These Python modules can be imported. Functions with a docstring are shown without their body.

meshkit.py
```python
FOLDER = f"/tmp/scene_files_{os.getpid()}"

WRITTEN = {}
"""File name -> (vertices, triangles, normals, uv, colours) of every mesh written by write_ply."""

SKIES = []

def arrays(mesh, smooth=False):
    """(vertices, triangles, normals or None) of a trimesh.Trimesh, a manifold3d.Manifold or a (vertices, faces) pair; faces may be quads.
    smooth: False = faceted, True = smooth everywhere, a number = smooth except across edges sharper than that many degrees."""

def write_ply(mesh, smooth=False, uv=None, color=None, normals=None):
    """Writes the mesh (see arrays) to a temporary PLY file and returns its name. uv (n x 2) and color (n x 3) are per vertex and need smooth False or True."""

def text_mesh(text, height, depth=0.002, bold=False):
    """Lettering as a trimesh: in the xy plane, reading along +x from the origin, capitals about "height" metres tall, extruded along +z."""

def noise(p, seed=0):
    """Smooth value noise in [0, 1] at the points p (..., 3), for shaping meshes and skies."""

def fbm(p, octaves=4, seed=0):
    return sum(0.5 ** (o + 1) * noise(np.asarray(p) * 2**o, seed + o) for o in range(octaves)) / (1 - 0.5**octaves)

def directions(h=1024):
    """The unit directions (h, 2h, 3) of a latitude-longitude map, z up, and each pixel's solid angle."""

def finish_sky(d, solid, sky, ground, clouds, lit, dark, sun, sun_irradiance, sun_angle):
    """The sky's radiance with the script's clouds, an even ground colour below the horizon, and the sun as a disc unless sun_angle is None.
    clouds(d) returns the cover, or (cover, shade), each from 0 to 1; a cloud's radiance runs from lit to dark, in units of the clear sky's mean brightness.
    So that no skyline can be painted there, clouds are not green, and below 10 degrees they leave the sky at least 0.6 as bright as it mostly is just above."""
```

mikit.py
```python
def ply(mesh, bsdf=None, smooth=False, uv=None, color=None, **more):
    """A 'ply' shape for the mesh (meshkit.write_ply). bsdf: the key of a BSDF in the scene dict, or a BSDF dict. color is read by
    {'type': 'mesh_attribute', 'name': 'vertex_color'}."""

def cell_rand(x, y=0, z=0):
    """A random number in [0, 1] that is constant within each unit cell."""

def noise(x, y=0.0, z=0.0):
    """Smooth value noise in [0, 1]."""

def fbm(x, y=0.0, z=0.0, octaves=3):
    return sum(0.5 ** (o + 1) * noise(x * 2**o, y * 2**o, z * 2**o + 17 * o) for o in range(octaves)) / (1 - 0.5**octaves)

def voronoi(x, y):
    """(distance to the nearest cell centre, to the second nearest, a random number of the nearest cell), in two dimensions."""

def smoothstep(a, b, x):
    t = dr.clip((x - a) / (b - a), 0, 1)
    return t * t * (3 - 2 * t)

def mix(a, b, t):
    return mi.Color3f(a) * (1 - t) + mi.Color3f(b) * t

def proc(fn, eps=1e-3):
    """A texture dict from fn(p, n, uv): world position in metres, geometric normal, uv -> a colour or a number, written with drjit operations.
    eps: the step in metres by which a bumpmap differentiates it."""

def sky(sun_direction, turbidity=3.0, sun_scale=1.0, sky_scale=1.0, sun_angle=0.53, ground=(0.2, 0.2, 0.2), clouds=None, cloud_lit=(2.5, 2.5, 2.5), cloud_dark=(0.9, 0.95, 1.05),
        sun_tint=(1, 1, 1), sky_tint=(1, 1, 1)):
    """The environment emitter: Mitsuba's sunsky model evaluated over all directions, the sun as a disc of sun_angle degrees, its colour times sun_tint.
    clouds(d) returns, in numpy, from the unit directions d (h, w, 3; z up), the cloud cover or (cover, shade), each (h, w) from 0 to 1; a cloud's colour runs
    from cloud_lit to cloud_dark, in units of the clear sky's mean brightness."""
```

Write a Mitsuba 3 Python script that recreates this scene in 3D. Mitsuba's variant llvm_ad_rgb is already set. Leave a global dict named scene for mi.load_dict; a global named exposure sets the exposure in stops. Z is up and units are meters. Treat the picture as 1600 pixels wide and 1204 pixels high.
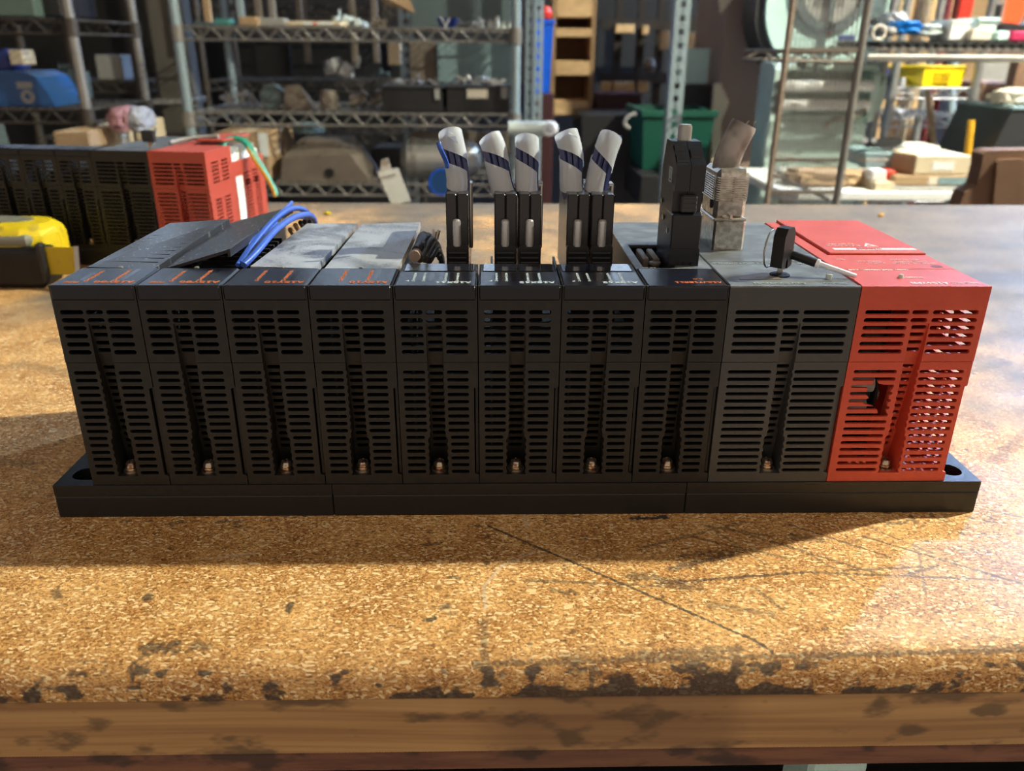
import math, random
import numpy as np, trimesh, mitsuba as mi, drjit as dr, mikit, meshkit
import manifold3d as m3
from shapely.geometry import Polygon, box as sbox, Point, LineString
from shapely.ops import unary_union
from shapely import affinity
from mikit import noise, fbm, voronoi, cell_rand, smoothstep, mix
T = mi.ScalarTransform4f
rng = random.Random(7)

# ------------------------------------------------------------------ camera, light, exposure
F, W, Hh = 1254.0, 1600, 1204
CAM = np.array([-0.0134018, -0.3177573, 0.1987123])
PITCH, YAW, ROLL = 0.4002108, 0.0251728, 0.0077582
FW = np.array([math.sin(YAW)*math.cos(PITCH), math.cos(YAW)*math.cos(PITCH), -math.sin(PITCH)])
R0 = np.cross(FW, [0, 0, 1.]); R0 /= np.linalg.norm(R0); U0 = np.cross(R0, FW)
RT = R0*math.cos(ROLL)+U0*math.sin(ROLL); UP = np.cross(RT, FW)
exposure = 0.0
SKY = [0.55, 0.45, 0.37]          # overcast daylight through the open gate behind the photographer and the back windows
COOL_POS, COOL_POW, COOL_COL = np.array([2.86, 2.98, 2.10]), 47.0, [0.64, 1.0, 1.75]     # radiant intensity
WARM_POS, WARM_POW, WARM_COL = np.array([2.20, 0.68, 2.02]), 64.0, [1.03, 1.0, 0.80]
WINDOW = [0.75, 1.02, 1.42]
SIDE_POS, SIDE_POW, SIDE_COL = np.array([2.3, 1.72, 1.35]), 8.0, [1.0, 0.97, 0.92]
scene = {
    "type": "scene",
    "camera": {"type": "thinlens", "fov": math.degrees(2*math.atan(W/2/F)), "fov_axis": "x", "aperture_radius": 0.0011, "focus_distance": 0.345,
               "near_clip": 0.01, "far_clip": 60.0,
               "to_world": T().look_at(origin=CAM.tolist(), target=(CAM+FW).tolist(), up=UP.tolist())},
    "sky": {"type": "constant", "sampling_weight": 2.5, "radiance": {"type": "rgb", "value": SKY}},
}
labels = {}

def ray(px, py):
    return FW+RT*(px-W/2)/F-UP*(py-Hh/2)/F
def at(px, py, Y):                       # the point of the upright plane y = Y that a pixel of the photograph shows
    d = ray(px, py); return CAM+d*(Y-CAM[1])/d[1]
def atz(px, py, z):
    d = ray(px, py); return CAM+d*(z-CAM[2])/d[2]
def lin(r, g, b):
    return [((c/255+0.055)/1.055)**2.4 if c > 10 else c/255/12.92 for c in (r, g, b)]

# ------------------------------------------------------------------ materials
def principled(key, col, rough=0.5, metallic=0.0, spec=0.5, **k):
    c = {"type": "rgb", "value": list(col)} if not isinstance(col, dict) else col
    rr = rough if not isinstance(rough, dict) else rough
    scene[key] = {"type": "twosided", "b": {"type": "principled", "base_color": c, "roughness": rr, "metallic": metallic, "specular": spec, **k}}
    return key
def rgb(*a):
    return mi.Color3f(*[float(x) for x in a])

SCR = [((0.07, -0.018), (0.11, -0.036), .0007, .5), ((0.085, -0.014), (0.10, -0.040), .0006, .45), ((0.066, -0.034), (0.094, -0.030), .0014, .5), ((0.118, -0.028), (0.138, -0.060), .0006, .45), ((0.17, -0.03), (0.158, -0.060), .0006, .5), ((0.09, -0.055), (0.098, -0.070), .0007, .5), ((0.07, -0.066), (0.092, -0.072), .0016, .4), ((0.13, -0.045), (0.165, -0.043), .0007, .6), ((0.035, -0.092), (0.075, -0.090), .0013, .5), ((0.16, -0.0915), (0.19, -0.090), .0012, .5),
       ((-0.016, -0.010), (0.087, -0.091), 0.0006, 0.8), ((0.0, -0.050), (0.06, -0.055), 0.0009, .5), ((0.058, -0.052), (0.115, -0.046), 0.0008, .7), ((0.115, -0.046), (0.19, -0.052), 0.0006, .6),
       ((0.06, -0.043), (0.088, -0.033), 0.0016, .6), ((0.044, -0.047), (0.066, -0.055), 0.0030, .55), ((0.09, -0.012), (0.145, -0.048), 0.0007, .55), ((0.12, -0.010), (0.155, -0.036), 0.0007, .6),
       ((0.10, -0.008), (0.05, -0.028), 0.0008, .5), ((0.11, -0.020), (0.08, -0.010), 0.0008, .5), ((0.15, -0.02), (0.20, -0.055), 0.0006, .6), ((0.155, -0.049), (0.172, -0.042), 0.0008, .6),
       ((0.05, -0.0045), (0.066, -0.0035), 0.0013, .95), ((0.13, -0.022), (0.118, -0.020), .0025, .5), ((-0.02, -0.0935), (0.2, -0.091), 0.0007, .55), ((0.155, -0.012), (0.175, -0.034), .0006, .5),
       ((-0.138, -0.0875), (-0.128, -0.0865), .0022, .7), ((-0.121, -0.087), (-0.117, -0.087), .0018, .55), ((-0.149, -0.058), (-0.147, -0.06), .0016, .7), ((-0.186, -0.054), (-0.183, -0.058), .0013, .6),
       ((-0.092, -0.064), (-0.0915, -0.068), .0013, .8), ((-0.038, -0.074), (-0.036, -0.073), .0012, .8), ((-0.033, -0.066), (-0.031, -0.065), .0014, .6), ((-0.139, -0.094), (-0.137, -0.094), .0018, .8),
       ((-0.0175, -0.075), (-0.0165, -0.093), .0016, .45), ((-0.33, 0.19), (-0.28, 0.17), .006, .35), ((-0.30, 0.06), (-0.25, 0.05), .004, .35), ((0.25, 0.05), (0.33, 0.12), .003, .4), ((0.24, 0.22), (0.40, 0.25), .010, .4),
       ((0.35, 0.40), (0.7, 0.45), .02, .4), ((0.22, 0.0), (0.28, -0.03), .0008, .5), ((0.27, 0.16), (0.34, 0.19), .005, .45)]
WHI = [((0.0, 0.0), (0.002, -0.012)), ((0.004, -0.030), (-0.010, -0.040)), ((-0.010, -0.040), (-0.0175, -0.054)), ((-0.0175, -0.054), (-0.0165, -0.068)), ((-0.22, 0.03), (-0.19, 0.06)), ((-0.13, -0.033), (-0.115, -0.030))]
def seg_d(x, y, a, b):
    vx, vy = b[0]-a[0], b[1]-a[1]
    t = dr.clip(((x-a[0])*vx+(y-a[1])*vy)/(vx*vx+vy*vy), 0, 1)
    return dr.sqrt(dr.square(x-a[0]-t*vx)+dr.square(y-a[1]-t*vy))
def bench_col(p, n, uv):
    x, y, z = p.x, p.y, p.z
    d1, d2, r = voronoi(x*1350+3*noise(x*200, y*200), (y+z)*1700)
    d1b, d2b, rb = voronoi(x*760+2*noise(x*300, y*300, 5), (y+z)*1150)
    big = fbm(x*9, y*9, 3, 4); mid = fbm(x*60, (y+z)*60, 1, 3)
    c = mix(rgb(.31, .12, .028), rgb(.80, .48, .18), dr.clip(.08+.80*r+.35*(mid-.5)*2, 0, 1))
    c = mix(c, rgb(.92, .72, .40), smoothstep(.80, .92, rb)*.8)
    c = mix(c, rgb(.13, .05, .016), smoothstep(.10, .02, rb)*.6)
    # grey dusty wear towards the back and right of the bench
    g = smoothstep(.30, .78, big+.55*smoothstep(.02, .45, y)+.45*smoothstep(.12, .45, x)-.50)
    streak = fbm(x*14+4, y*40, 5, 3)
    c = mix(c, mix(rgb(.055, .060, .058), rgb(.145, .142, .130), streak), g*.84)
    c = mix(c, rgb(.10, .095, .085), smoothstep(.50, .78, fbm(x*26, y*38, 9, 5))*smoothstep(.0, .35, y)*.55)
    ed = noise(x*900, y*900, 2)
    dark = mi.Float(0)
    for a, b, w, s in SCR:
        dd = seg_d(x, y, a, b)
        dark = dr.maximum(dark, smoothstep(w*1.6, w*.4, dd+(ed-.5)*w*1.8)*s)
    wh = mi.Float(0)
    for a, b in WHI:
        wh = dr.maximum(wh, smoothstep(.0011, .0002, seg_d(x, y, a, b)+(ed-.5)*.0006))
    spots = smoothstep(.78, .84, noise(x*190, y*210, 4)*.75+.25*noise(x*700, y*700))*smoothstep(.55, .7, noise(x*12, y*12, 8))
    dark = dr.maximum(dark, spots*.6)
    # greasy front edge
    edge = smoothstep(-.0885, -.0955, y)*smoothstep(.50, .64, fbm(x*130, (y+z)*160+2, 7, 4)+.20*smoothstep(-.04, .03, x)-.13*smoothstep(.07, .11, x)+.20*smoothstep(-.006, -.016, z)-.17)
    dark = dr.maximum(dark, edge*.85)
    c = mix(c, rgb(.030, .030, .033), dark)
    return mix(c, rgb(.62, .52, .40), wh*.5)
def bench_rough(p, n, uv):
    return .44+.22*fbm(p.x*30, p.y*30, 2, 3)
principled("m_bench", mikit.proc(bench_col), mikit.proc(bench_rough), spec=.34)
def wood_fn(c0, c1, dark, sx=6, sz=260):
    def fn(p, n, uv):
        g = fbm(p.x*sx, p.y*sx, p.z*sz+2*noise(p.x*9), 4)
        c = mix(c0, c1, smoothstep(.25, .75, g))
        c = mix(c, rgb(.17, .085, .045), .6*smoothstep(-.03, .0, p.x)*smoothstep(.085, .070, p.x)*(.6+.4*noise(p.x*40, p.z*60)))
        b = smoothstep(.54, .72, fbm(p.x*70, p.y*20, p.z*110+5, 4))
        return mix(c, rgb(*dark), b*.75)
    return fn
principled("m_strip", mikit.proc(wood_fn(rgb(.30, .15, .055), rgb(.50, .29, .115), (.09, .055, .028))), .55)
principled("m_under", mikit.proc(wood_fn(rgb(.13, .05, .03), rgb(.22, .095, .05), (.03, .02, .016), 40, 300)), .65)
principled("m_black", mikit.proc(lambda p, n, uv: rgb(.0145, .014, .0130)*(.8+.45*fbm(p.x*300, p.y*300, p.z*300, 2))), .46, spec=.33)
principled("m_base", [.011, .0115, .012], .40, spec=.45)
principled("m_black_dust", mikit.proc(lambda p, n, uv: mix(rgb(.026, .026, .026), rgb(.10, .095, .088), .55*smoothstep(.4, .8, fbm(p.x*160, p.y*160, p.z*160, 3)))), .5, spec=.45)
principled("m_smoke", lin(17, 19, 28), .26, spec=.38)
principled("m_window", lin(24, 26, 34), .06, spec=.7)
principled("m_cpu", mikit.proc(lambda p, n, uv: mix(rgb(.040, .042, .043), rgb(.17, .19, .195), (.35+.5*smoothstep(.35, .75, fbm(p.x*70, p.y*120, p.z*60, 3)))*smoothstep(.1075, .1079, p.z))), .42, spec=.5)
def cov_dust(a, b):
    def fn(p, n, uv):
        s = fbm(p.x*55+3*noise(p.y*60, p.x*40), p.y*60+p.x*25, 3, 4)+.14*(noise(p.x*1500, p.y*1200)-.5)
        return mix(rgb(.085, .09, .10), rgb(.31, .33, .345), smoothstep(a, b, s))
    return fn
principled("m_cover_clean", mikit.proc(lambda p, n, uv: mix(rgb(.030, .031, .036), rgb(.28, .28, .28), smoothstep(.86, .92, noise(p.x*900, p.y*900))*.4)), .24, spec=.5)
principled("m_cover_dusty", mikit.proc(cov_dust(.24, .74)), .34, spec=.5)
principled("m_red", mikit.proc(lambda p, n, uv: mix(rgb(.47, .052, .026), rgb(.53, .072, .038), fbm(p.x*90, p.y*90, p.z*90, 3))), .5, spec=.5)
principled("m_red_far", [.40, .058, .034], .45)
principled("m_dark", lin(14, 14, 14), .7)
principled("m_pcb", lin(14, 30, 24), .5)
principled("m_pin", lin(200, 200, 198), .24, metallic=.55)
principled("m_steel", lin(176, 172, 165), .26, metallic=1.0)
principled("m_screw", mikit.proc(lambda p, n, uv: mix(rgb(.50, .42, .33), rgb(.24, .12, .07), smoothstep(.45, .7, fbm(p.x*500, p.y*500, p.z*500, 2)))), .28, metallic=.9)
principled("m_castmetal", mikit.proc(lambda p, n, uv: mix(rgb(.50, .46, .40), rgb(.74, .71, .64), smoothstep(.3, .75, fbm(p.x*500, p.y*500, p.z*500, 3)))), .27, metallic=.9)
principled("m_cable", mikit.proc(lambda p, n, uv: mix(rgb(.13, .115, .10), rgb(.40, .37, .34), smoothstep(.35, .75, fbm(p.x*120, p.y*120, p.z*90, 3)))), .5)
principled("m_plug", lin(36, 36, 38), .22, spec=.5)
principled("m_hood", lin(14, 18, 27), .36)
scene["m_wrap"] = {"type": "principledthin", "base_color": {"type": "rgb", "value": [.74, .79, .82]}, "roughness": .28, "diff_trans": .7, "spec_trans": .08, "eta": 1.45}
principled("m_wire_blue", lin(58, 92, 178), .32)
principled("m_wire_navy", lin(56, 64, 102), .3)
principled("m_wire_grey", lin(72, 66, 60), .5)
principled("m_wire_dark", lin(38, 36, 36), .45)
principled("m_copper", lin(205, 160, 110), .4)
principled("m_orange", lin(205, 112, 60), .5)
principled("m_print", lin(205, 222, 225), .5)
principled("m_print_dim", lin(150, 162, 165), .5)
principled("m_printred", lin(246, 225, 218), .5)
principled("m_paper", lin(222, 230, 226), .6)
principled("m_ledbar", lin(12, 12, 14), .2)
# workshop
principled("m_yellow", lin(245, 212, 20), .3)
principled("m_yellow_dirty", mikit.proc(lambda p, n, uv: mix(rgb(.75, .58, .02), rgb(.30, .23, .06), .6*smoothstep(.62, .85, fbm(p.x*80, p.y*80, p.z*80, 3)))), .32)
principled("m_tapeblade", lin(190, 165, 30), .3)
principled("m_rubber", lin(19, 19, 20), .5, spec=.35)
principled("m_rubber_grey", lin(120, 122, 112), .5)
principled("m_floor", mikit.proc(lambda p, n, uv: rgb(.12, .115, .11)*(.7+.6*fbm(p.x*3, p.y*3, 0, 4))), .7)
principled("m_wall", lin(44, 38, 33), .9)
principled("m_wall_r", lin(120, 105, 88), .9)
principled("m_ceil", lin(70, 66, 62), .9)
principled("m_zinc", mikit.proc(lambda p, n, uv: rgb(.30, .285, .26)*(.75+.5*fbm(p.x*20, p.y*20, p.z*20, 3))), .42, metallic=.6)
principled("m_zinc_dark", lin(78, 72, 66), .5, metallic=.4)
principled("m_galv", lin(150, 168, 175), .45, metallic=.3)
principled("m_concrete", lin(92, 88, 80), .8)
principled("m_chrome", lin(232, 234, 238), .25, metallic=.35)
principled("m_blue", lin(30, 78, 135), .4)
principled("m_blue_bright", lin(20, 95, 225), .35)
principled("m_blue_dark", lin(30, 50, 120), .45)
principled("m_cyanbag", lin(20, 130, 225), .3)
principled("m_teal", lin(70, 130, 125), .5)
principled("m_green_bin", lin(4, 74, 58), .5)
principled("m_green_mach", mikit.proc(lambda p, n, uv: rgb(.40, .52, .475)*(.85+.3*fbm(p.x*12, p.y*12, p.z*12, 3))), .45)
principled("m_green_dark", lin(92, 112, 104), .5)
principled("m_mint", lin(190, 222, 214), .4)
principled("m_kraft", mikit.proc(lambda p, n, uv: rgb(.40, .27, .15)*(.8+.35*fbm(p.x*16, p.y*16, p.z*30, 3))), .8)
principled("m_kraft_light", lin(205, 190, 160), .75)
principled("m_card_brown", mikit.proc(lambda p, n, uv: rgb(.19, .105, .062)*(.8+.4*fbm(p.x*12, p.y*12, p.z*18, 3))), .7)
principled("m_osb", mikit.proc(lambda p, n, uv: mix(rgb(.42, .26, .12), rgb(.72, .50, .26), fbm(p.x*26, p.y*20, p.z*34, 4))), .7)
principled("m_ply_brown", mikit.proc(lambda p, n, uv: mix(rgb(.20, .12, .055), rgb(.36, .23, .11), fbm(p.x*6, p.y*6, p.z*22, 4))), .7)
principled("m_panel_brown", mikit.proc(lambda p, n, uv: rgb(.25, .165, .12)*(.8+.4*fbm(p.x*7, p.y*7, p.z*3, 3))), .6)
principled("m_maroon", lin(110, 32, 42), .5)
principled("m_maroon_dark", lin(58, 22, 26), .6)
principled("m_redpost", lin(205, 48, 32), .45)
principled("m_orange_tool", lin(238, 88, 45), .4)
principled("m_white", lin(226, 228, 224), .5)
principled("m_cream", lin(222, 214, 196), .6)
principled("m_clear", lin(200, 212, 210), .15)
principled("m_greybox", lin(150, 150, 146), .6)
principled("m_greyblue", lin(118, 142, 146), .55)
principled("m_slate", lin(78, 92, 94), .5)
principled("m_rust", mikit.proc(lambda p, n, uv: mix(rgb(.12, .10, .08), rgb(.24, .20, .16), fbm(p.x*20, p.y*20, p.z*20, 4))), .55, metallic=.3)
principled("m_cagepost", lin(140, 122, 108), .5)
principled("m_alu", mikit.proc(lambda p, n, uv: rgb(.42, .42, .40)*(.8+.4*fbm(p.x*30, p.y*30, p.z*30, 3))), .35, metallic=.7)
principled("m_charcoal", lin(44, 46, 48), .5)
principled("m_blackbox", lin(30, 30, 32), .5)
principled("m_pink", lin(165, 120, 124), .7)
principled("m_bagwhite", lin(160, 160, 164), .6)
principled("m_ochre", lin(225, 170, 40), .5)
principled("m_yg_green", lin(50, 150, 120), .4)
principled("m_magenta", lin(190, 40, 90), .5)

# ------------------------------------------------------------------ bookkeeping
used = {}
CUR = None
def uniq(n):
    k = used.get(n, 0); used[n] = k+1
    return n if k == 0 else f"{n}_{k:03d}"
def thing(name, label, cat, group=None):
    k = uniq(name); labels[k] = {"label": label, "category": cat}
    if group: labels[k]["group"] = group
    return k
_cache = {}
def part(parent, name, mesh, mat, smooth=False, label=None, kind=None, key=None, off=None):
    k = uniq(f"{parent}__{name}")
    if key is not None and key in _cache: d = dict(_cache[key])
    else:
        if callable(mesh): mesh = mesh()
        d = mikit.ply(mesh, mat, smooth=smooth)
        if key is not None: _cache[key] = dict(d)
    tw = CUR
    if off is not None: tw = (CUR @ T().translate(list(map(float, off)))) if CUR is not None else T().translate(list(map(float, off)))
    if tw is not None: d["to_world"] = tw
    scene[k] = d
    if label or kind:
        labels[k] = {}
        if label: labels[k]["label"] = label
        if kind: labels[k]["kind"] = kind
    return k
def solo(name, mesh, mat, label, cat, group=None, smooth=False, kind=None):
    k = thing(name, label, cat, group); d = mikit.ply(mesh, mat, smooth=smooth)
    if CUR is not None: d["to_world"] = CUR
    scene[k] = d
    if kind: labels[k]["kind"] = kind
    return k
def struct(name, mesh, mat):
    scene[name] = mikit.ply(mesh, mat); labels[name] = {"label": name.replace("_", " "), "kind": "structure"}
    return name

# ------------------------------------------------------------------ shape helpers
def cat(*ms):
    l = []
    for m in ms: l += list(m) if isinstance(m, (list, tuple)) else [m]
    return trimesh.util.concatenate(l)
def bx(x0, x1, y0, y1, z0, z1, c=0.0):
    x0, x1 = min(x0, x1), max(x0, x1); y0, y1 = min(y0, y1), max(y0, y1); z0, z1 = min(z0, z1), max(z0, z1)
    c = min(c, .45*min(x1-x0, y1-y0, z1-z0))
    if c <= 0:
        m = trimesh.creation.box((x1-x0, y1-y0, z1-z0)); m.apply_translation(((x0+x1)/2, (y0+y1)/2, (z0+z1)/2)); return m
    P = []
    for sx, X in ((1, x0), (-1, x1)):
        for sy, Y in ((1, y0), (-1, y1)):
            for sz, Z in ((1, z0), (-1, z1)):
                P += [(X, Y+sy*c, Z+sz*c), (X+sx*c, Y, Z+sz*c), (X+sx*c, Y+sy*c, Z)]
    return hull(P)
def hull(P):
    m = m3.Manifold.hull_points(np.asarray(P, float)).to_mesh()
    return trimesh.Trimesh(m.vert_properties[:, :3], m.tri_verts, process=False)
def cyl(p0, p1, r, n=16, r1=None):
    p0, p1 = np.asarray(p0, float), np.asarray(p1, float)
    return tube([p0, p1], [r, r if r1 is None else r1], n)
def tube(P, r, n=10, caps=True):
    P = np.asarray(P, float); k = len(P); r = np.broadcast_to(np.asarray(r, float), (k,))
    t = np.gradient(P, axis=0); t /= np.linalg.norm(t, axis=1, keepdims=True)+1e-12
    a = np.cross(t[0], [0, 0, 1.0] if abs(t[0][2]) < .9 else [1.0, 0, 0]); a /= np.linalg.norm(a)
    V = []
    for i in range(k):
        a = a-t[i]*(a@t[i]); a /= np.linalg.norm(a); b = np.cross(t[i], a)
        th = np.arange(n)*2*np.pi/n
        V.append(P[i]+r[i]*(np.cos(th)[:, None]*a+np.sin(th)[:, None]*b))
    V = np.vstack(V); Fc = []
    for i in range(k-1):
        for j in range(n):
            q, s = i*n+j, i*n+(j+1) % n
            Fc += [(q, s, s+n), (q, s+n, q+n)]
    if caps:
        c0, c1 = len(V), len(V)+1; V = np.vstack([V, P[0], P[-1]])
        for j in range(n):
            Fc += [(c0, (j+1) % n, j), (c1, (k-1)*n+j, (k-1)*n+(j+1) % n)]
    return trimesh.Trimesh(V, np.array(Fc), process=False)
def spline(P, n=24):
    from scipy.interpolate import CubicSpline
    P = np.asarray(P, float); s = np.r_[0, np.cumsum(np.linalg.norm(np.diff(P, axis=0), axis=1))]
    return CubicSpline(s, P)(np.linspace(0, s[-1], n))
def lathe(prof, n=32, c=(0, 0, 0), axis='z'):
    m = trimesh.creation.revolve(np.asarray(prof, float), sections=n)
    if axis == 'y': m.apply_transform(trimesh.transformations.rotation_matrix(-math.pi/2, [1, 0, 0]))
    if axis == 'x': m.apply_transform(trimesh.transformations.rotation_matrix(math.pi/2, [0, 1, 0]))
    m.apply_translation(c); return m
def ext(poly, h):
    gs = [g for g in getattr(poly, "geoms", [poly]) if g.area > 1e-9]
    return cat([trimesh.creation.extrude_polygon(g, h, engine="earcut") for g in gs])
def ext_xz(poly, y0, y1):                # polygon in (x, z), thick from y0 to y1
    m = ext(poly, y1-y0); v = m.vertices.copy(); m.vertices = np.c_[v[:, 0], y0+v[:, 2], v[:, 1]]; m.invert(); return m
def ext_yz(poly, x0, x1):                # polygon in (y, z), thick from x0 to x1
    m = ext(poly, x1-x0); v = m.vertices.copy(); m.vertices = np.c_[x0+v[:, 2], v[:, 0], v[:, 1]]; return m
def ext_xy(poly, z0, z1):
    m = ext(poly, z1-z0); m.apply_translation((0, 0, z0)); return m
def rrect(x0, x1, z0, z1, r):
    r = min(r, .49*min(x1-x0, z1-z0)); return sbox(x0+r, z0+r, x1-r, z1-r).buffer(r, quad_segs=4)
def moved(m, t=(0, 0, 0), rot=None):
    m = m.copy()
    if rot: m.apply_transform(trimesh.transformations.rotation_matrix(math.radians(rot[0]), rot[1]))
    m.apply_translation(t); return m
def text_down(s, h, xr, yb, z, bold=False, sx=1.0):   # lettering lying on a top face, upside down for the viewer, starting at its right end
    m = meshkit.text_mesh(s, h, .00012, bold); v = m.vertices.copy()
    m.vertices = np.c_[xr-v[:, 0]*sx, yb-v[:, 1], z+v[:, 2]]; return m
def text_front(s, h, xl, y, zb, bold=False, depth=.0006):     # lettering on a face that looks towards the viewer
    m = meshkit.text_mesh(s, h, depth, bold); v = m.vertices.copy()
    m.vertices = np.c_[xl+v[:, 0], y-v[:, 2], zb+v[:, 1]]; m.invert(); m.invert(); return m
def plate(c, th, down=(0, 0, -1)):       # a plate over four corner points
    c = np.asarray(c, float); d = np.asarray(down, float)*th
    return hull(np.vstack([c, c+d]))

# ------------------------------------------------------------------ the room
struct("floor", bx(-4.5, 4.5, -1.6, 4.6, -.96, -.90), "m_floor")
WB = sbox(-4.5, -.9, 4.5, 3.2)
for a, b in ((-2.9, -1.5), (-1.2, .2), (.5, 1.9)): WB = WB.difference(sbox(a, .85, b, 2.4))
struct("wall_back", ext_xz(WB, 4.5, 4.6), "m_wall")
for i, (a, b) in enumerate(((-2.9, -1.5), (-1.2, .2), (.5, 1.9))):
    fr = sbox(a, .85, b, 2.4).difference(unary_union([sbox(a+.05+k*(b-a-.05)/3, .90+j*.75, a+(k+1)*(b-a-.05)/3, .9+j*.75+.70) for k in range(3) for j in range(2)]))
    w = struct(f"window_{i+1}", ext_xz(fr, 4.52, 4.57), "m_greybox")
    d = mikit.ply((np.array([[a, 4.58, .85], [b, 4.58, .85], [b, 4.58, 2.4], [a, 4.58, 2.4]]), np.array([[0, 1, 2], [0, 2, 3]])), "m_white")
    d["emitter"] = {"type": "area", "sampling_weight": 0.5, "radiance": {"type": "rgb", "value": WINDOW}}          # frosted panes lit by daylight
    scene[w+"__pane"] = d
struct("wall_left", bx(-4.6, -4.5, -.6, 4.6, -.9, 3.2), "m_wall")
struct("wall_right", bx(4.5, 4.6, -.6, 4.6, -.9, 3.2), "m_wall_r")
struct("ceiling", bx(-4.6, 4.6, -.6, 4.6, 3.2, 3.26), "m_ceil")

def lamp(name, pos, power, col, r, label):
    t = thing(name, label, "lamp")
    d = mikit.ply(lathe([(0, -.02), (r*.7, -.017), (r, -.006), (r, 0), (0, 0)], 24, pos), "m_white")
    d["emitter"] = {"type": "area", "sampling_weight": power/28.0, "radiance": {"type": "rgb", "value": [power/(math.pi*r*r)*c for c in col]}}
    scene[t+"__bulb"] = d
    part(t, "reflector", lathe([(r+.012, .0), (r+.016, .03), (.03, .10), (.0, .10), (.0, .095), (.028, .095), (r+.008, .03), (r+.008, .0), (r+.012, .0)], 24, pos), "m_charcoal", 30)
    part(t, "cord", cyl(pos+[0, 0, .1], (pos[0], pos[1], 3.2), .004, 8), "m_rubber")
lamp("work_lamp", COOL_POS, COOL_POW, COOL_COL, .05, "cool white work lamp hanging over the right end of the workshop")
lamp("pendant_lamp", SIDE_POS, SIDE_POW, SIDE_COL, .04, "low pendant lamp hanging beside the right shelf")
lamp("pendant_lamp", WARM_POS, WARM_POW, WARM_COL, .045, "warm pendant lamp hanging to the right of the bench")

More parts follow.
